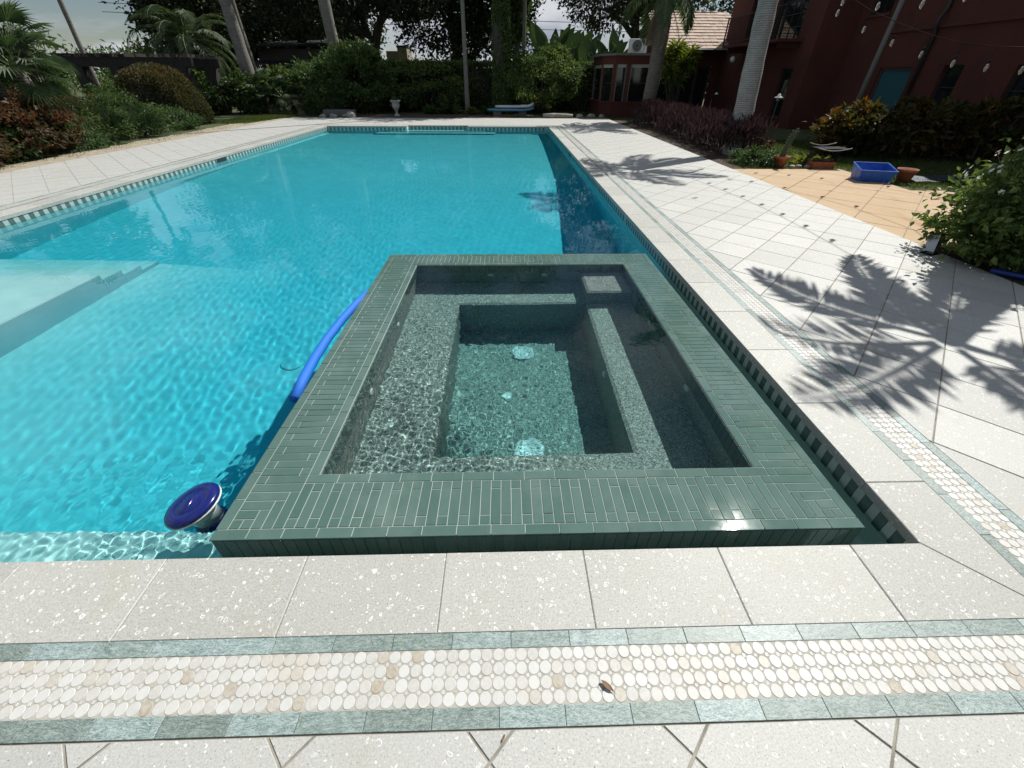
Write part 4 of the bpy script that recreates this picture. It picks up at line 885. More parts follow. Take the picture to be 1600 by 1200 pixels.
# ================================================================== RIGHT SIDE: HOUSE
house = thing('red_house', 'two-storey red stucco house with tiled wing and iron balcony', 'house', (0,0,0))
CX, BX, BY = 12.6, 11.3, 18.1
def wall_x(name, x, y0, y1, z0, z1, holes, depth, m, parent):
    """wall in the plane x with real openings; faces -x"""
    mb = MB(); ysx = sorted({y0,y1,*[h[0] for h in holes],*[h[1] for h in holes]}); zsx = sorted({z0,z1,*[h[2] for h in holes],*[h[3] for h in holes]})
    for a, b in zip(ysx[:-1], ysx[1:]):
        for c, d in zip(zsx[:-1], zsx[1:]):
            if any(h[0] <= a and b <= h[1] and h[2] <= c and d <= h[3] for h in holes): continue
            mb.add([(x,a,c),(x,b,c),(x,b,d),(x,a,d)], [(0,3,2,1)])
    for h in holes:
        a, b, c, d = h
        for q in ([(x,a,c),(x,b,c),(x+depth,b,c),(x+depth,a,c)],[(x,a,d),(x+depth,a,d),(x+depth,b,d),(x,b,d)],[(x,a,c),(x+depth,a,c),(x+depth,a,d),(x,a,d)],[(x,b,c),(x,b,d),(x+depth,b,d),(x+depth,b,c)]): mb.add(q, [(0,1,2,3)])
    return mb.build(name, m, parent)
def win_x(x, y0, y1, z0, z1, rows, cols, parent, depth=.12, nm='window', fm='dframe', sill=True):
    wdo = thing_part = MB().box(x+depth, y0, z0, x+depth+.03, y1, z1).build(nm, M['glass'], parent)
    fr = MB(); w_ = .05
    for a in (y0, y1-w_): fr.box(x+depth-.03, a, z0, x+depth-.002, a+w_, z1)
    for c in (z0, z1-w_): fr.box(x+depth-.03, y0+w_, c, x+depth-.002, y1-w_, c+w_)
    fr.build('frame', M[fm], wdo); br = MB()
    for i in range(1, cols): yv = y0+(y1-y0)*i/cols; br.box(x+depth-.022, yv-.012, z0+w_, x+depth-.003, yv+.012, z1-w_)
    for i in range(1, rows): zv = z0+(z1-z0)*i/rows; br.box(x+depth-.020, y0+w_, zv-.012, x+depth-.004, y1-w_, zv+.012)
    if br.v: br.build('glazing_bars', M[fm], wdo)
    if sill: B(x-.06, y0-.06, z0-.07, x+.1, y1+.06, z0-.002).build('sill', M['redtrim'], wdo)
    return wdo
Cw = [(14.86,16.19,0,1.96),(13.2,13.82,.93,1.98),(10.95,11.8,.88,1.96),(16.75,17.7,3.45,4.7),(12.4,13.6,3.6,4.8),(8.2,9.2,.9,1.96)]
wall_x('wall', CX, 2.5, BY, -.1, 7, Cw, .16, M['red'], house)
MB().add([(CX,2.5,-.1),(20,2.5,-.1),(20,2.5,7),(CX,2.5,7)], [(0,1,2,3)]).build('end_wall', M['red'], house)
for h in Cw[1:]: win_x(CX, *h, 2 if h[2] < 2 else 3, 1 if h[2] < 2 else 2, house)
dr_ = B(CX+.10, 14.9, 0, CX+.15, 16.15, 1.92).build('door', M['teal'], house)
fr = MB(); fr.box(CX+.06,14.86,0,CX+.098,14.93,1.96).box(CX+.06,16.12,0,CX+.098,16.19,1.96).box(CX+.06,14.93,1.89,CX+.098,16.12,1.96); fr.build('door_frame', M['frame'], dr_)
B(CX+.07, 14.98, .95, CX+.098, 15.02, 1.05).build('door_handle', M['steel'], dr_)
lg = MB(); lg.box(CX-.06, 2.5, 2.88, CX-.001, 16.3, 2.97); lg.build('ledge_moulding', M['redtrim'], house)
B(CX-.10, 2.3, 6.92, 20.2, BY, 7.06).build('flat_roof', M['concrete'], house)
dp = MB().tube([(CX-.07,14.58,.0),(CX-.07,14.58,2.75),(CX-.16,14.56,2.92),(CX-.16,14.55,3.1),(CX-.07,14.54,3.3),(CX-.07,14.54,6.9)], .05, 8); dp.build('drainpipe', M['dframe'], house, True)
Bw = [(18.92,19.72,.32,1.98),(19.3,21.3,2.92,4.95),(22.6,23.6,3.2,4.6)]
wall_x('wall', BX, BY, 25.6, -.1, 6.4, Bw, .16, M['red'], house)
MB().add([(BX,BY,-.1),(CX,BY,-.1),(CX,BY,6.4),(BX,BY,6.4)], [(0,1,2,3)]).build('return_wall', M['red'], house)
B(BX-.35, BY-.3, 6.4, 20, 26, 6.55).build('upper_eave', M['roof'], house)
win_x(BX, *Bw[0], 2, 1, house); win_x(BX, *Bw[1], 5, 4, house, nm='balcony_door', sill=False); win_x(BX, *Bw[2], 2, 2, house)
bal = B(10.3, 18.85, 2.80, BX-.002, 23.5, 2.90).build('balcony', M['redtrim'], house)
B(10.28, 18.83, 3.86, 10.33, 23.52, 3.90).build('handrail', M['iron'], bal); B(10.29, 18.85, 3.0, 10.32, 23.5, 3.02).build('lower_rail', M['iron'], bal)
me = MB().tube([(0,0,0),(0,0,.95)], .011, 5).mesh('baluster', M['iron'])
for k in range(37): link('baluster', me, bal, (10.305, 18.9+k*.126, 2.91))
for y in (18.86, 23.49): B(10.28,y-.02,2.90,10.33,y+.02,3.9).build('rail_post', M['iron'], bal)
for y in (19.1, 21.2, 23.3): MB().prism([(10.5,y-.05),(BX-.002,y-.05),(BX-.002,y+.05),(10.5,y+.05)], 2.62, 2.799).build('bracket', M['redtrim'], bal)
# tiled wing
wf = MB(); wy = 25.6; x0, x1 = 7.95, BX
for a, b, c, d in ((x0,8.7,-.1,3.1),(10.9,x1-.003,-.1,3.1),(8.7,10.9,2.15,3.1)): wf.add([(a,wy,c),(b,wy,c),(b,wy,d),(a,wy,d)], [(0,1,2,3)])
wf.add([(x0,wy,-.1),(x0,31,-.1),(x0,31,3.0),(x0,28.1,4.55),(x0,wy,2.95)], [(0,4,3,2,1)])
wf.build('wing_wall', M['red'], house)
for k in range(3):
    a = 8.72+k*.725; dd = B(a, wy+.12, 0, a+.71, wy+.16, 2.15).build('glass_door', M['glass'], house)
    f2 = MB()
    for q in (a, a+.64): f2.box(q, wy+.08, 0, q+.07, wy+.118, 2.15)
    f2.box(a+.07, wy+.08, 0, a+.64, wy+.118, .2).box(a+.07, wy+.08, 2.05, a+.64, wy+.118, 2.15); f2.build('frame', M['dframe'], dd)
rf = MB().add([(x0-.15,24.85,2.80),(x1+1,24.85,2.80),(x1+1,28.1,4.53),(x0-.15,28.1,4.53)], [(0,1,2,3)]).build('wing_roof', M['metalroof'], house)
nC = 12; me = None
for k in range(nC):
    u = k/nC; y = 24.80+3.25*u; z = 2.835+1.73*u; dy = 3.25/nC*1.12; dz = 1.73/nC*1.12
    nt_ = 13; w_ = (x1+.9-(x0-.18))/nt_
    if me is None: me = MB().add([(.004,0,-.02),(w_-.004,0,-.02),(w_-.004,0,.045),(.004,0,.045),(.004,dy,dz-.02),(w_-.004,dy,dz-.02),(w_-.004,dy,dz+.012),(.004,dy,dz+.012)], [(0,1,2,3),(3,2,6,7),(4,7,6,5),(0,3,7,4),(1,5,6,2),(0,4,5,1)]).mesh('roof_tile', M['roof'])
    for j in range(nt_): o = link('roof_tile', me, rf, (x0-.18+j*w_, y+random.uniform(-.012,.012), z+random.uniform(-.006,.006)))
me = MB().tube([(0,0,0),(.44,0,0)], [.13,.115], 10).mesh('ridge_cap', M['roof'], True)
for k in range(9): link('ridge_cap', me, rf, (x0-.18+k*.42, 28.1, 4.53+.012*(k%2)))
gt = MB().tube([(x0-.2,24.72,2.78),(x1-.9,24.72,2.78)], .07, 8); gt.build('gutter', M['dframe'], house, True)
# bay with flat roof
bay = thing('window_bay', 'flat-roofed red window bay at the left end of the house', 'bay window', (0,0,0))
fp = [(4.92,27),(4.92,24.5),(5.35,23.55),(8.35,23.55),(8.35,25.6),(7.9,27)]
MB().prism(fp, -.1, .60).build('base_wall', M['red'], bay); MB().prism(fp, 2.18, 2.52).build('head_band', M['red'], bay)
fo = [(4.75,27.1),(4.75,24.4),(5.27,23.38),(8.5,23.38),(8.5,25.5),(8.0,27.1)]; MB().prism(fo, 2.52, 2.60).build('flat_roof', M['concrete'], bay)
MB().prism([(4.87,26.9),(4.87,24.47),(5.32,23.49),(8.41,23.49),(8.41,25.4),(8,26.9)], .60, .655).build('sill', M['redtrim'], bay)
def bayseg(a, b, z0=.655, z1=2.18):
    d = Vector((b[0]-a[0], b[1]-a[1])); L_ = d.length; d.normalize(); nrm = Vector((d.y,-d.x)); m_ = .035
    p = [Vector(a)+d*m_-nrm*.06, Vector(b)-d*m_-nrm*.06]
    pn = MB().add([(p[0].x,p[0].y,z0),(p[1].x,p[1].y,z0),(p[1].x,p[1].y,z1),(p[0].x,p[0].y,z1)], [(0,1,2,3)]).build('window', M['glass'], bay)
    q = [Vector(a)+d*m_-nrm*.04, Vector(b)-d*m_-nrm*.04]
    MB().prism([tuple(q[0]),tuple(q[1]),tuple(q[1]-nrm*.015),tuple(q[0]-nrm*.015)], 1.40, 1.435).build('meeting_rail', M['dframe'], pn)
    MB().prism([tuple(q[0]),tuple(q[1]),tuple(q[1]-nrm*.012),tuple(q[0]-nrm*.012)], 2.05, 2.178).build('blind', M['blind'], pn)
    for e2 in (Vector(a)+d*.015, Vector(b)-d*.06): MB().prism([tuple(e2+nrm*.0),tuple(e2+d*.045),tuple(e2+d*.045-nrm*.05),tuple(e2-nrm*.05)], z0, z1).build('stile', M['concrete'], pn)
    return pn
def baypost(p, r=.075): MB().prism([(p[0]-r,p[1]-r*.6),(p[0]+r,p[1]-r*.6),(p[0]+r,p[1]+r*1.2),(p[0]-r,p[1]+r*1.2)], .655, 2.18).build('post', M['redtrim'], bay)
segx = [5.35, 6.02, 7.15, 8.35]
bayseg((4.92,24.5),(5.35,23.6)); bayseg((4.92,26.6),(4.92,24.55))
for a, b in zip(segx[:-1], segx[1:]): bayseg((a+.08,23.56),(b-.08,23.56))
for x in segx: baypost((x,23.6))
baypost((4.97,24.5))
MB().prism([(5.2,24.4),(7.8,24.4),(7.8,26.8),(5.2,26.8)], .0, .05).build('floor', M['darkwood'], bay)
ac = thing('air_conditioner', 'white air conditioner unit with round fan grille on the bay roof', 'air conditioner', (6.62,24.75,2.60))
MB().cbox(-.42,-.16,.06,.42,.16,.62,.012).build('casing', M['white'], ac)
fg = MB().lathe([(.235,0),(.235,.012),(.05,.016),(.01,.016)], 24).build('fan_opening', M['dark'], ac, True, (-.08,-.161,.34)); fg.rotation_euler = (R_(90),0,0)
for q in (.07,.13,.19,.235):
    rg_ = MB(); rg_.tube([(q*math.cos(a*.2618),q*math.sin(a*.2618),.022) for a in range(25)], .006, 4, False); rg_.build('grille_ring', M['white'], fg)
for x in (-.3,.3): B(x-.04,-.15,0,x+.04,.15,.06).build('foot', M['concrete'], ac)
gl = thing('globe_lamp', 'white globe lamp hanging below the balcony end', 'lamp', (10.47,22.5,2.36))
MB().lathe([(.02,-.115),(.07,-.095),(.105,-.05),(.115,0),(.105,.05),(.07,.095),(.03,.115)], 16).build('globe', M['white'], gl, True); MB().tube([(0,0,.11),(0,0,.44)], .008, 5).build('rod', M['iron'], gl)

# ================================================================== RIGHT SIDE: PLANTS
feather_palm('feather_palm', 'thick ringed grey palm trunk beside the burgundy hedge', (6.1,11.6,0), (.3,1.5,6.1), .245,.20, 'palmbark', 11, 2.0, 1.6, .5, 'palms beside the right deck', seed=11, lw=.055)
feather_palm('feather_palm', 'shaggy brown palm trunk in front of the window bay', (6.62,21.6,0), (-.15,-.6,4.6), .27,.33, 'palmbark2', 15, 2.4, 1.6, .62, 'palms beside the right deck', seed=12, lw=.06, dead=7)
feather_palm('feather_palm', 'palm casting its frond shadow across the right deck', (6.6,4.4,0), (-.93,.46,3.95), .13,.10, 'palmbark', 9, 1.65, 1.15, .42, 'palms beside the right deck', seed=15, lw=.06, elr=(-.25,.8))
ti = thing('burgundy_hedge', 'low burgundy-leaved hedge along the right edge of the deck', 'hedge', (0,0,0)); lv = Leaves(); n = 13000
yy_ = rng.uniform(11.2,20.6,n); wdt = .62+.12*np.sin(yy_*2.1); cxv = 6.05+.10*(20.6-yy_)*0+.04*(yy_-11); xx = cxv+rng.normal(size=n)*wdt*.55; keep = xx > 5.12+.02*np.sin(yy_*9); xx, yy_, = xx[keep], yy_[keep]; n = len(xx)
hh = .62*np.sqrt(np.clip(1-((xx-6.2)/1.05)**2,0.05,1))*(1+.12*np.sin(yy_*5+xx*4))+.08; z = hh*rng.random(n)**.55
Dr = unit(n)*.55+np.array([0,0,1.0]); lv.add(np.stack([xx,yy_,z],1), Dr, unit(n), .26*rng.uniform(.6,1.25,n), .040, np.clip(rng.random(n)*.6+.4*z/.7*rng.random(n),0,1), .2, .12); lv.build('foliage', M['lf_ti'], ti)
st_ = MB()
for k in range(60): x, y = random.uniform(5.5,6.7), random.uniform(11.3,20.4); st_.tube([(x,y,-.02),(x+random.uniform(-.05,.05),y,.5)], .012, 4)
tag(st_.build('stems', M['bark'], ti), kind='stuff')
dc = thing('dracaena', 'bright spiky dracaena with several heads before the tiled wing', 'plant', (8.1,22.6,0))
for hx, hy, hz in ((-.3,0,2.75),(-.75,.1,2.4),(.25,-.1,2.2),(0,.1,1.6),(-.45,-.2,1.9),(.45,.1,2.55)):
    MB().tube([(0,0,0),(hx*.5,hy*.5,hz*.5),(hx,hy,hz)], [.06,.05,.035], 7).build('cane', M['bark'], dc, True); lv = Leaves(); n = 90; d = unit(n); d[:,2] = d[:,2]*.75+.3
    lv.add(np.array([[hx,hy,hz]])+d*.04, d, unit(n)*.4+np.array([0,0,1.]), .62*rng.uniform(.7,1.1,n), .055, rng.random(n)*.7+.3*(d[:,2] > .3), .25, .25); lv.build('leaf_head', M['lf_lime'], dc)
CG = 'golden crotons below the house wall'
for k, (x, y, rx, h) in enumerate(((8.75,11.3,.7,1.0),(9.75,11.0,.75,1.08),(10.8,11.0,.75,1.0),(11.5,10.4,.7,1.1))):
    shrub(['golden croton bush at the left end of its row, below the teal door','golden croton bush second in its row','golden croton bush third in its row','golden croton bush nearest the right picture edge'][k], (x,y,0), (rx,.65,h*1.12), 2600, .16,.075, 'lf_croton', name='croton_bush', clumps=45, cr=.25, group=CG, lift=.55)
shrub('dark green bush under the rightmost house window', (12.0,8.6,0), (.7,.8,1.5), 4000, .13,.07, 'lf_shrub', clumps=50)
ws = thing('flowering_shrub', 'leafy shrub with white flowers at the right picture edge', 'shrub', (5.55,4.05,0)); mb = MB()
for k in range(11):
    a = random.uniform(0,6.28); e2 = Vector((.62*math.cos(a)-.05,.6*math.sin(a),random.uniform(.45,1.05))); mb.tube([(0,0,-.05),tuple(e2*.5+Vector((0,0,.1))),tuple(e2)],[.022,.014,.005],5)
mb.build('stems', M['bark'], ws); lv = Leaves()
cloud(lv, (0,0,.62), (.86,.8,.62), 6800, .075,.042, 95, .21, None, .5, .6, zmin=.02); cloud(lv, (-.55,-.1,.75), (.38,.4,.3), 1300, .075,.042, 30, .3, None, .5, .4); cloud(lv, (-.35,.1,.28), (.42,.6,.22), 1700, .07,.04, 34, .3, None, .5, .4, zmin=.02)
lv.build('crown', M['lf_bright'], ws); lf = Leaves()
for k in range(60):
    d = unit(1)[0]; d[2] = abs(d[2]); p = np.array([0,0,.66])+d*np.array([.84,.8,.58])
    if k % 3 == 0: p = np.array([-.6,-.1,.78])+d*np.array([.36,.38,.28])
    a = np.arange(5)*1.2566; u1 = np.cross(d,[0,.1,1.]); u1 /= np.linalg.norm(u1); u2 = np.cross(d,u1); Dr = np.cos(a)[:,None]*u1+np.sin(a)[:,None]*u2+d*.25; lf.add(np.repeat(p[None],5,0), Dr, np.repeat(d[None],5,0), .028, .024, rng.random(5), .1)
tag(lf.build('flowers', M['lf_flower'], ws), kind='stuff')
# small plants near the big palm
shrub('low green herb patch at the foot of the ringed palm trunk', (5.85,10.15,0), (.5,.42,.32), 2400, .07,.03, 'lf_green', name='herb_patch', cat='plant', clumps=40, cr=.3, lift=.4, hollow=.4, up=.9)
shrub('small reddish seedling bush right of the ringed palm trunk', (6.75,11.7,0), (.25,.25,.45), 500, .07,.04, 'lf_red', name='small_bush', clumps=14)
t = thing('spider_plant', 'yellow-green strappy plant behind the tan patio', 'plant', (7.0,9.95,-.02)); lv = Leaves(); n = 150; a = rng.uniform(0,6.28,n); e = rng.uniform(.35,1.2,n); Dr = np.stack([np.cos(a)*np.cos(e),np.sin(a)*np.cos(e),np.sin(e)],1)
lv.add(Dr*.08+rng.normal(size=(n,3))*np.array([.14,.05,0]), Dr, np.array([[0,0,1.]])+unit(n)*.3, .30*rng.uniform(.6,1.2,n), .022, rng.random(n)*.5+.5, .2, .3); lv.build('leaves', M['lf_lime'], t)

# ================================================================== RIGHT SIDE: THINGS
def pot(name, label, loc, r, h, cat='flower pot'):
    t = thing(name, label, cat, loc); MB().lathe([(r*.62,0),(r*.92,h*.8),(r*1.04,h*.81),(r*1.06,h),(r*.94,h),(r*.88,h*.84),(r*.02,h*.8)], 20).build('body', M['terra'], t, True); return t
pot('cactus_pot', 'terracotta pot holding the columnar cactus', (6.2,9.75,-.03), .15, .25)
ct = thing('cactus', 'spiny green columnar cactus leaning in a terracotta pot', 'cactus', (6.2,9.75,.16)); mb = MB(); K = 12; pts_ = [(.012*i*i*.10+.0*i, 0, .055*i) for i in range(K)]
rows = []
for i, p in enumerate(pts_):
    rr_ = .062*(1-.25*i/K) if i < K-1 else .02; rows.append([(p[0]+rr_*(1 if k % 2 else .68)*math.cos(6.283*k/14), p[1]+rr_*(1 if k % 2 else .68)*math.sin(6.283*k/14), p[2]) for k in range(14)])
mb.add([q for r in rows for q in r], [(i*14+k, i*14+(k+1)%14, (i+1)*14+(k+1)%14, (i+1)*14+k) for i in range(K-1) for k in range(14)]+[tuple(range((K-1)*14,K*14))]); mb.build('stem', M['cactus'] if 'cactus' in M else mat('cactus_green', (.045,.075,.025), .6), ct)
lv = Leaves(); n = 420; i_s = rng.integers(0,K-1,n); a = rng.integers(0,7,n)*2*6.283/14+6.283/14; pc = np.array(pts_)[i_s]; o3 = np.stack([np.cos(a),np.sin(a),np.zeros(n)],1); lv.add(pc+o3*.055, o3+unit(n)*.7, unit(n), .03, .003, np.full(n,.9)); lv.build('spines', M['lf_dead'], ct)
bt = thing('leaning_board', 'dark board leaning beside the cactus pot', 'board', (6.72,9.75,0)); bo = MB().box(-.05,-.015,0,.05,.015,.36).build('board', M['darkwood'], bt); bo.rotation_euler = (0,R_(28),0)
tr = thing('terracotta_trough', 'terracotta trough of dark rocks at the tan patio edge', 'planter', (7.05,9.62,-.03)); MB().add([(-.20,-.1,0),(.20,-.1,0),(.20,.1,0),(-.20,.1,0),(-.25,-.13,.16),(.25,-.13,.16),(.25,.13,.16),(-.25,.13,.16)], [(3,2,1,0),(0,1,5,4),(1,2,6,5),(2,3,7,6),(3,0,4,7),(4,5,6,7)]).build('body', M['terra'], tr)
for k in range(5): MB().lathe([(.02,0),(.06,.015),(.055,.05),(.02,.07)], 7).build('rock', M['mulch'], tr, False, (-.17+.085*k,random.uniform(-.05,.05),.155))
for k in range(4):
    o = MB().lathe([(.03,0),(.075,.02),(.06,.065),(.02,.08)], 8).build('garden_rock', M['stone'], None, False, (6.45+.17*k,9.66+.04*(k%2),-.03)); tag(o, ['small rock nearest the cactus pot','small rock second from the cactus pot','small rock third from the cactus pot','small rock beside the terracotta trough'][k], 'rock', 'rocks edging the tan patio')
sd = thing('garden_stand', 'black garden stand with two curved pale bars on top', 'garden stand', (7.38,9.75,0))
MB().tube([(0,0,-.03),(.02,0,.2),(0,0,.36)], [.075,.06,.05], 8).build('pedestal', M['black'], sd, True); MB().prism([(-.5,-.16),(.16,-.2),(.18,.2),(-.46,.2)], .36, .385).build('seat', M['black'], sd)
for y, x0_, x1_, z_ in ((-.22,-.56,.16,.40),(.20,-.52,.08,.46)): MB().tube([(x0_+(x1_-x0_)*u/8, y, z_-.05*math.sin(math.pi*u/8)) for u in range(9)], .009, 6).build('bar', M['urn'], sd, True)
cr = thing('blue_crate', 'bright blue open plastic crate on the grass by the tan patio', 'crate', (7.2,8.35,-.03), R_(-16)); cr.rotation_euler = (R_(10),0,R_(-16)); a, b, h = .30, .23, .27
def frus(z0, z1, k0, k1, o_, m, nm):
    v = []
    for z, k in ((z0,k0),(z1,k1)): v += [(-a*k-o_,-b*k-o_,z),(a*k+o_,-b*k-o_,z),(a*k+o_,b*k+o_,z),(-a*k-o_,b*k+o_,z)]
    for z, k in ((z1,k1),(z0+.01,k0)): v += [(-a*k+.008,-b*k+.008,z),(a*k-.008,-b*k+.008,z),(a*k-.008,b*k-.008,z),(-a*k+.008,b*k-.008,z)]
    f = [(3,2,1,0),(12,13,14,15)]
    for i in range(4):
        j = (i+1)%4; f += [(i,j,4+j,4+i),(4+i,4+j,8+j,8+i),(8+i,8+j,12+j,12+i)]
    return MB().add(v, f).build(nm, m, cr)
frus(0, h, .82, 1, 0, M['blue'], 'tub')
rm = MB()
for p, q in (((-a,-b),(a,-b)),((a,-b),(a,b)),((a,b),(-a,b)),((-a,b),(-a,-b))): rm.tube([(p[0],p[1],h),(q[0],q[1],h)], .014, 6)
rm.build('rim', M['blue'], cr)
for k in range(5): B(-a*.8+k*.12-.006,-b*.93,.03,-a*.8+k*.12+.006,-b*.885,h-.03).build('rib', M['blue'], cr)
pot('empty_pot', 'empty terracotta pot right beside the blue crate', (7.78,8.22,-.03), .16, .25)
tag(MB().add([(x,y,.02+.05*random.random()) for x in np.linspace(0,1.3,7) for y in np.linspace(0,.6,4)], [(i*4+j,(i+1)*4+j,(i+1)*4+j+1,i*4+j+1) for i in range(6) for j in range(3)]).build('folded_tarp', M['tarp'], None, True, (7.95,8.1,-.02)), 'dark blue tarp lying on the shaded grass behind the crate', 'tarp')
bx_ = thing('metal_bracket', 'open grey metal box fitting standing at the patio corner', 'bracket', (4.93,4.36,0), R_(20)); mb = MB()
mb.box(-.05,-.012,0,.05,0,.19).box(-.05,0,0,-.042,.09,.19).box(.042,0,0,.05,.09,.19).box(-.05,0,.182,.05,.09,.19); o = mb.build('plate', M['steel'], bx_); o.rotation_euler = (R_(-12),R_(14),0); B(-.16,-.05,0,.02,.06,.012).build('foot', M['black'], bx_)
tag(MB().tube([(4.98,3.78,.03),(5.12,3.62,.03),(5.3,3.5,.035),(5.6,3.42,.03),(6,3.5,.02)], .028, 8).build('garden_hose', M['hose'], None, True), 'dark blue hose lying under the flowering shrub', 'hose')
def pathlight(label, loc, h, s=1):
    t = thing('path_light', label, 'garden light', loc, 0, 'path lights on stakes'); MB().tube([(0,0,-.05),(0,0,h)], .011, 6).build('stake', M['iron'], t)
    MB().lathe([(.035*s,0),(.04*s,.07*s),(.03*s,.075*s)], 10).build('lantern', M['glass'], t, True, (0,0,h)); MB().lathe([(.085*s,0),(.08*s,.012*s),(.035*s,.03*s),(.03*s,.055*s),(.02*s,.075*s)], 12).build('cap', M['white'], t, True, (0,0,h+.07*s))
pathlight('tall stake light in front of the house corner by the cactus', (6.17,10.55,0), 1.22); pathlight('stake light poking out of the golden crotons', (8.98,10.95,0), .80)
pathlight('stake light beside the glass doors behind the ringed palm', (9.2,20.5,0), 1.0)
po = thing('light_pole', 'weathered grey pole in front of the teal door', 'pole', (10.2,13.5,0)); MB().tube([(0,0,-.1),(.1,0,2.4),(.2,0,4.6)], [.07,.062,.05], 9).build('shaft', M['pole'], po, True); MB().lathe([(.05,0),(.07,.03),(.03,.08)], 8).build('cap', M['iron'], po, True, (.2,0,4.6))
# string lights
def bulbs(label, wire, pos, drop, label_b):
    t = thing('string_light', label, 'string lights', (0,0,0), 0, 'strings of bulbs'); MB().tube(wire, .0065, 5).build('wire', M['wire'], t, True)
    sm = MB().lathe([(.012,0),(.017,-.02),(.017,-.055),(.013,-.06)], 8).mesh('socket', M['black'], True); gm = MB().lathe([(.012,-.058),(.022,-.08),(.031,-.115),(.030,-.145),(.018,-.175),(.006,-.185)], 10).mesh('bulb', M['bulb'], True); hm = MB().tube([(0,0,drop),(0,0,0)], .004, 4).mesh('hanger', M['wire'])
    fm_ = MB().tube([(0,0,-.06),(0,0,-.15)], .004, 5).mesh('filament', M['steel'])
    for p in pos:
        b = link('bulb', gm, t, p); link('socket', sm, b); link('hanger', hm, b); link('filament', fm_, b)
    return t
M['wire'] = mat('light_wire', (.03,.014,.012), .9, spec=.1)
bl = [(6.94,10.7,2.78),(7.34,10.3,2.48),(7.69,9.85,2.24),(8.0,9.4,2.04),(8.25,8.9,1.89),(8.42,8.4,1.82),(8.48,7.85,1.78)]
bl = [(x,y,z+.12) for x,y,z in bl]
bulbs('string of clear bulbs sagging across the red house wall', [(6.22,12.3,3.9)]+[(x,y,z+.18) for x,y,z in bl]+[(8.4,7.0,2.1),(7.9,5.8,2.45),(5.85,4.8,3.3)], bl, .18, '')
b2 = [(6.45,9.9,2.98),(6.72,9.3,2.85),(6.95,8.6,2.80),(7.1,8.0,2.82)]
bulbs('upper string of bulbs just entering at the top right', [(6.25,12.4,4.3)]+[(x,y,z+.07) for x,y,z in b2]+[(7.2,7.0,3.05),(6.6,5.2,3.6),(5.75,4.85,3.85)], b2, .07, '')
w3 = [(6.28,12.7,4.6)]; b3 = []
for k in range(11):
    u = k/10; y = 10.9-5.6*u*1.0; x = 6.12+.08*math.sin(math.pi*u); z = 4.1-.32*math.sin(math.pi*u)-.05*u; b3.append((x,y,z)); w3.append((x,y,z+.05))
bulbs('string of bulbs whose shadow line crosses the right deck', w3+[(5.75,4.85,3.95)], b3, .05, '')

# ================================================================== FAR THINGS
pg = thing('pergola', 'dark timber pergola behind the left planting', 'pergola', (0,0,0))
for y in (22.5, 24.6):
    B(-19.8,y-.08,1.94,-13.9,y+.08,2.30).build('beam', M['darkwood'], pg)
    for x in (-18.9,-17.3,-14.4): B(x-.2,y-.2,-.05,x+.2,y+.2,1.94).build('post', M['darkwood'], pg)
for k in range(12): B(-19.5+k*.5-.03,22.1,2.30,-19.5+k*.5+.03,25.0,2.42).build('rafter', M['darkwood'], pg)
ur = thing('stone_urn', 'pale stone pedestal urn in front of the hedge', 'urn', (-5.38,23.6,-.02))
MB().lathe([(.15,0),(.15,.05),(.11,.07),(.06,.13),(.055,.17),(.075,.2),(.06,.24),(.12,.30),(.175,.40),(.185,.5),(.17,.56),(.205,.60),(.25,.66),(.255,.69),(.21,.69),(.18,.62),(.02,.6)], 20).build('bowl', M['urn'], ur, True)
up_ = thing('urn_plant', 'small spiky plant growing in the stone urn', 'plant', (-5.38,23.6,.60)); lv = Leaves(); n = 60; d = unit(n); d[:,2] = np.abs(d[:,2])+.5; lv.add(d*.03, d, unit(n), .24, .02, rng.random(n)); lv.build('leaves', M['lf_green'], up_)
def board(label, loc, rz, L_, w_, m):
    V = []; F = []; K = 14
    for i in range(K+1):
        u = i/K; hw = w_*.5*max(.02,math.sin(math.pi*min(max(u,.0),1))**.45); zc = .10*max(0,(u-.75)/.25)**2; x = (u-.5)*L_
        V += [(x,-hw,zc+.05),(x,-hw*.7,zc),(x,hw*.7,zc),(x,hw,zc+.05),(x,hw*.8,zc+.11),(x,-hw*.8,zc+.11)]
        if i: b = i*6; F += [(b-6+k,b-6+(k+1)%6,b+(k+1)%6,b+k) for k in range(6)]
    F += [tuple(range(5,-1,-1)), tuple(range(K*6,K*6+6))]
    t = thing('paddle_board', label, 'paddle board', loc, rz, 'paddle boards under the round shrub'); MB().add(V, F).build('hull', M[m], t, True); MB().prism([(-L_*.2,-w_*.25),(L_*.15,-w_*.25),(L_*.15,w_*.25),(-L_*.2,w_*.25)], .112, .118).build('deck_pad', M['boardb' if m == 'board' else 'board'], t); return t
board('white paddle board lying on top below the round shrub', (.55,24.2,.34), R_(4), 2.0, .62, 'board'); board('pale blue paddle board beneath the white one', (.35,24.1,.19), R_(-3), 2.4, .66, 'boardb')
for k, x in enumerate((-.35,.95)): tag(MB().cbox(-.2,-.15,-.05,.2,.15,.19,.01).build('concrete_block', M['concrete'], None, False, (x,24.15,0)), ['concrete block under the left end of the paddle boards','concrete block under the right end of the paddle boards'][k], 'concrete block', 'blocks under the paddle boards')
lgm = MB().tube([(0,0,.1),(.5,.02,.11),(1.1,.03,.1),(1.45,.02,.09)], [.10,.115,.105,.09], 10).build('pale_log', M['stone'], None, True, (1.9,22.65,-.02)); tag(lgm, 'pale log lying at the far right corner of the deck', 'log')
rl = ['flat pale stone by the bed at the far left deck corner','upright pale stone by the far left deck corner','dark low stone at the far left deck corner','grey stone beside the trough planter','pale stone between the log and the red bay','small stone next to the red bay','flat stone right of the pale log']
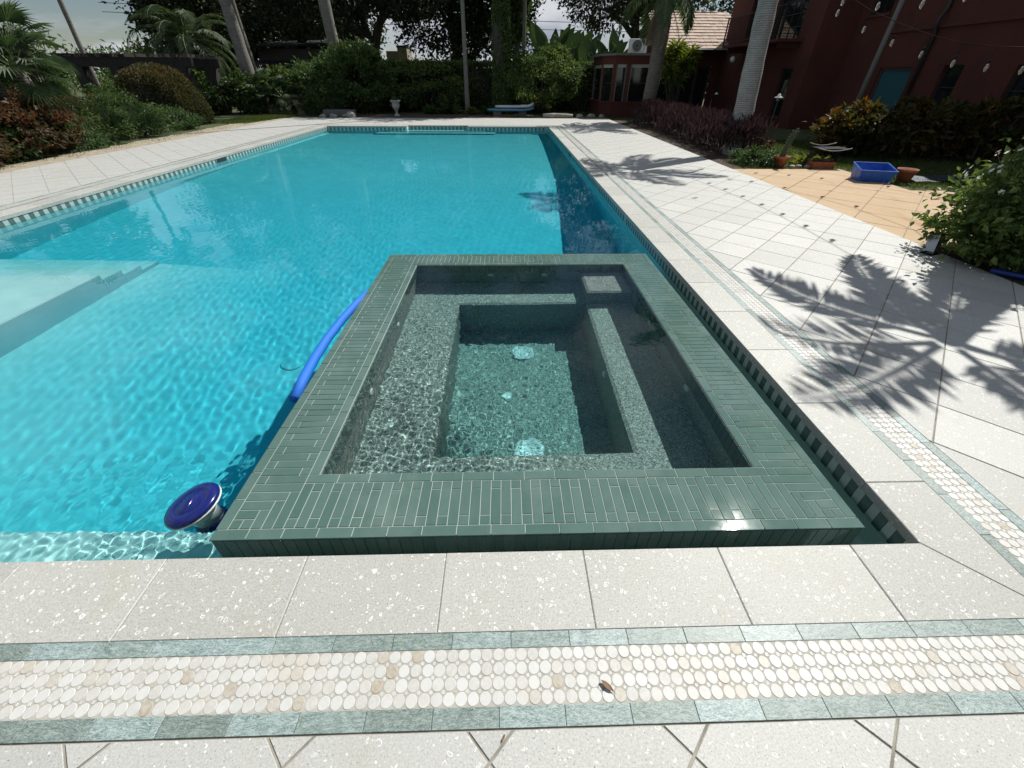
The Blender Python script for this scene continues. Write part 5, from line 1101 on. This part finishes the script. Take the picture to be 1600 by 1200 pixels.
for k, (x, y, s_) in enumerate(((-8.15,22.5,.2),(-7.35,22.55,.26),(-8.7,22.6,.18),(-7.75,22.9,.15),(4.3,23.0,.22),(4.85,23.1,.16),(3.7,22.75,.2))):
    V, F = [], []
    for i, (r_, z) in enumerate(((.75,0),(1,.3),(.85,.7),(.4,.95))):
        for j in range(8): V.append((s_*r_*math.cos(j*.785)*random.uniform(.8,1.2), s_*r_*.7*math.sin(j*.785)*random.uniform(.8,1.2), s_*z*random.uniform(.8,1.1)))
    F = [(i*8+j,i*8+(j+1)%8,(i+1)*8+(j+1)%8,(i+1)*8+j) for i in range(3) for j in range(8)]+[tuple(range(24,32))]
    tag(MB().add(V, F).build('bed_stone', M['stone'], None, False, (x,y,-.03)), rl[k], 'stone', 'stones edging the far beds')
tg = thing('trough_planter', 'long grey stone trough at the foot of the big rounded shrub', 'planter', (-8.1,23.3,0)); MB().cbox(-.75,-.18,0,.75,.18,.28,.015).build('trough', M['concrete'], tg); B(-.70,-.14,.281,.70,.14,.285).build('soil', M['mulch'], tg)
shed = thing('grey_shed', 'weathered grey shed with low metal roof behind the hedge', 'shed', (-17.4,42,0))
MB().box(-2.9,0,0,2.6,4,3.5).build('wall', M['greywall'], shed); MB().add([(-3.3,-.5,3.62),(2.9,-.5,3.86),(2.9,4.4,4.4),(-3.3,4.4,4.2),(-3.3,-.5,3.5),(2.9,-.5,3.74),(2.9,4.4,4.28),(-3.3,4.4,4.08)], [(0,1,2,3),(7,6,5,4),(0,4,5,1),(1,5,6,2),(2,6,7,3),(3,7,4,0)]).build('roof', M['metalroof'], shed)
B(1.2,-.03,2.5,1.55,.02,3.1).build('window', M['dark'], shed); MB().add([(-3.2,-1.6,2.35),(3.4,-1.6,2.42),(3.4,0,2.7),(-3.2,0,2.7)], [(0,1,2,3)]).build('awning', M['metalroof'], shed)
nb = thing('beige_block_house', 'small beige block building with flat top seen in the sky gap', 'building', (-9.7,46,0)); B(-1.0,0,0,.1,3,3.55).build('wall', M['beige'], nb); B(.1,-.3,0,.95,2,3.8).build('tower', M['beige'], nb); B(.05,-.38,3.8,1.0,2.1,3.95).build('roof_slab', M['dframe'], nb); B(-2.6,.5,0,-1.0,3,2.9).build('side_wall', M['greywall'], nb)
for k, (h0, h1) in enumerate(((8.3,6.6),(7.5,5.9))):
    tag(MB().tube([(-45+4.6*i, 60, h0+(h1-h0)*i/20-.4*math.sin(math.pi*i/20)) for i in range(21)], .028, 4).build('power_line', M['iron'], None), ['upper power line crossing behind the dark oaks','lower power line crossing behind the dark oaks'][k], 'power line', 'power lines behind the trees')

# ================================================================== POOL THINGS
fl_ = thing('chlorine_floater', 'floating navy and white chlorine dispenser at the spa corner', 'pool dispenser', (-1.515,1.235,-.098)); fl_.rotation_euler = Vector((-.24,-.02,.97)).to_track_quat('Z','Y').to_euler()
wet(MB().lathe([(.058,-.115),(.062,-.06),(.075,-.01),(.118,.008),(.125,.016),(.118,.022),(.02,.022)], 28).build('float_body', M['floatw'] if 'floatw' in M else mat('float_white', (.62,.68,.64), .35), fl_, True))
gr_ = wet(MB().lathe([(.05,-.165),(.064,-.16),(.068,-.12),(.06,-.114),(.02,-.114)], 28).build('basket', M['navyd'], fl_, True))
for k in range(20): wet(B(.066,-.005,-.155,.071,.005,-.122).build('basket_rib', M['navy'], gr_)).rotation_euler.z = k*math.pi/10
cap_ = wet(MB().lathe([(.122,.022),(.124,.034),(.116,.046),(.088,.052),(.072,.052),(.068,.047),(.064,.052),(.02,.053)], 32).build('lid', M['navy'], fl_, True))
hb = MB()
K = 12
hb.add([(-.045+.09*i/K, sgn*.010*math.sin(math.pi*i/K)**.5, .053+(.013*math.sin(math.pi*i/K) if sgn == 0 else 0)) for i in range(K+1) for sgn in (-1,0,1)], [(3*i+j,3*i+3+j,3*i+4+j,3*i+1+j) for i in range(K) for j in (0,1)]); hb.build('grip', M['navy'], cap_, True)
nd = [(-1.35,3.62),(-1.395,3.38),(-1.43,3.08),(-1.445,2.78),(-1.44,2.5),(-1.42,2.25),(-1.39,2.05)]
nt_ = thing('pool_noodle', 'blue foam pool noodle floating against the left side of the spa', 'pool noodle', (0,0,0)); wet(MB().tube([(x,y,-.108) for x,y in nd], .036, 12).build('foam', M['noodle'], nt_, True))
def dryleaf(label, x, y, rz, s_):
    V = []; F = []; K = 7
    for i in range(K+1):
        u = i/K; wd_ = .36*math.sin(math.pi*u)**.8; V += [(s_*(u-.5), -wd_*s_*.5, .004+s_*.10*abs(u-.5)+.12*s_*(i%2)*.3), (s_*(u-.5), 0, .003+.05*s_*u), (s_*(u-.5), wd_*s_*.5, .006+s_*.12*u)]
        if i: b = 3*i; F += [(b-3,b-2,b+1,b),(b-2,b-1,b+2,b+1)]
    t = thing('dry_leaf', label, 'leaf', (x,y,.002), rz, 'dry leaves on the paving'); MB().add(V, F).build('blade', M['leafdry'], t, True); MB().tube([(-s_*.72,.01*s_,.004),(-s_*.5,0,.006)], s_*.02, 4).build('stem', M['leafdry'], t)
dryleaf('curled brown dry leaf on the round-stone mosaic', .318, .47, R_(140), .046); dryleaf('tiny dry leaf fragment below the marble line', -.02, .352, R_(60), .018)
for k, (x, y) in enumerate(((3.14,6.87),(3.6,9.2),(4.4,8.3))): dryleaf(['small dry leaf lying farthest left on the right deck','small dry leaf near the ringed palm shadow','small dry leaf close to the tan patio'][k], x, y, k*1.3, .09)
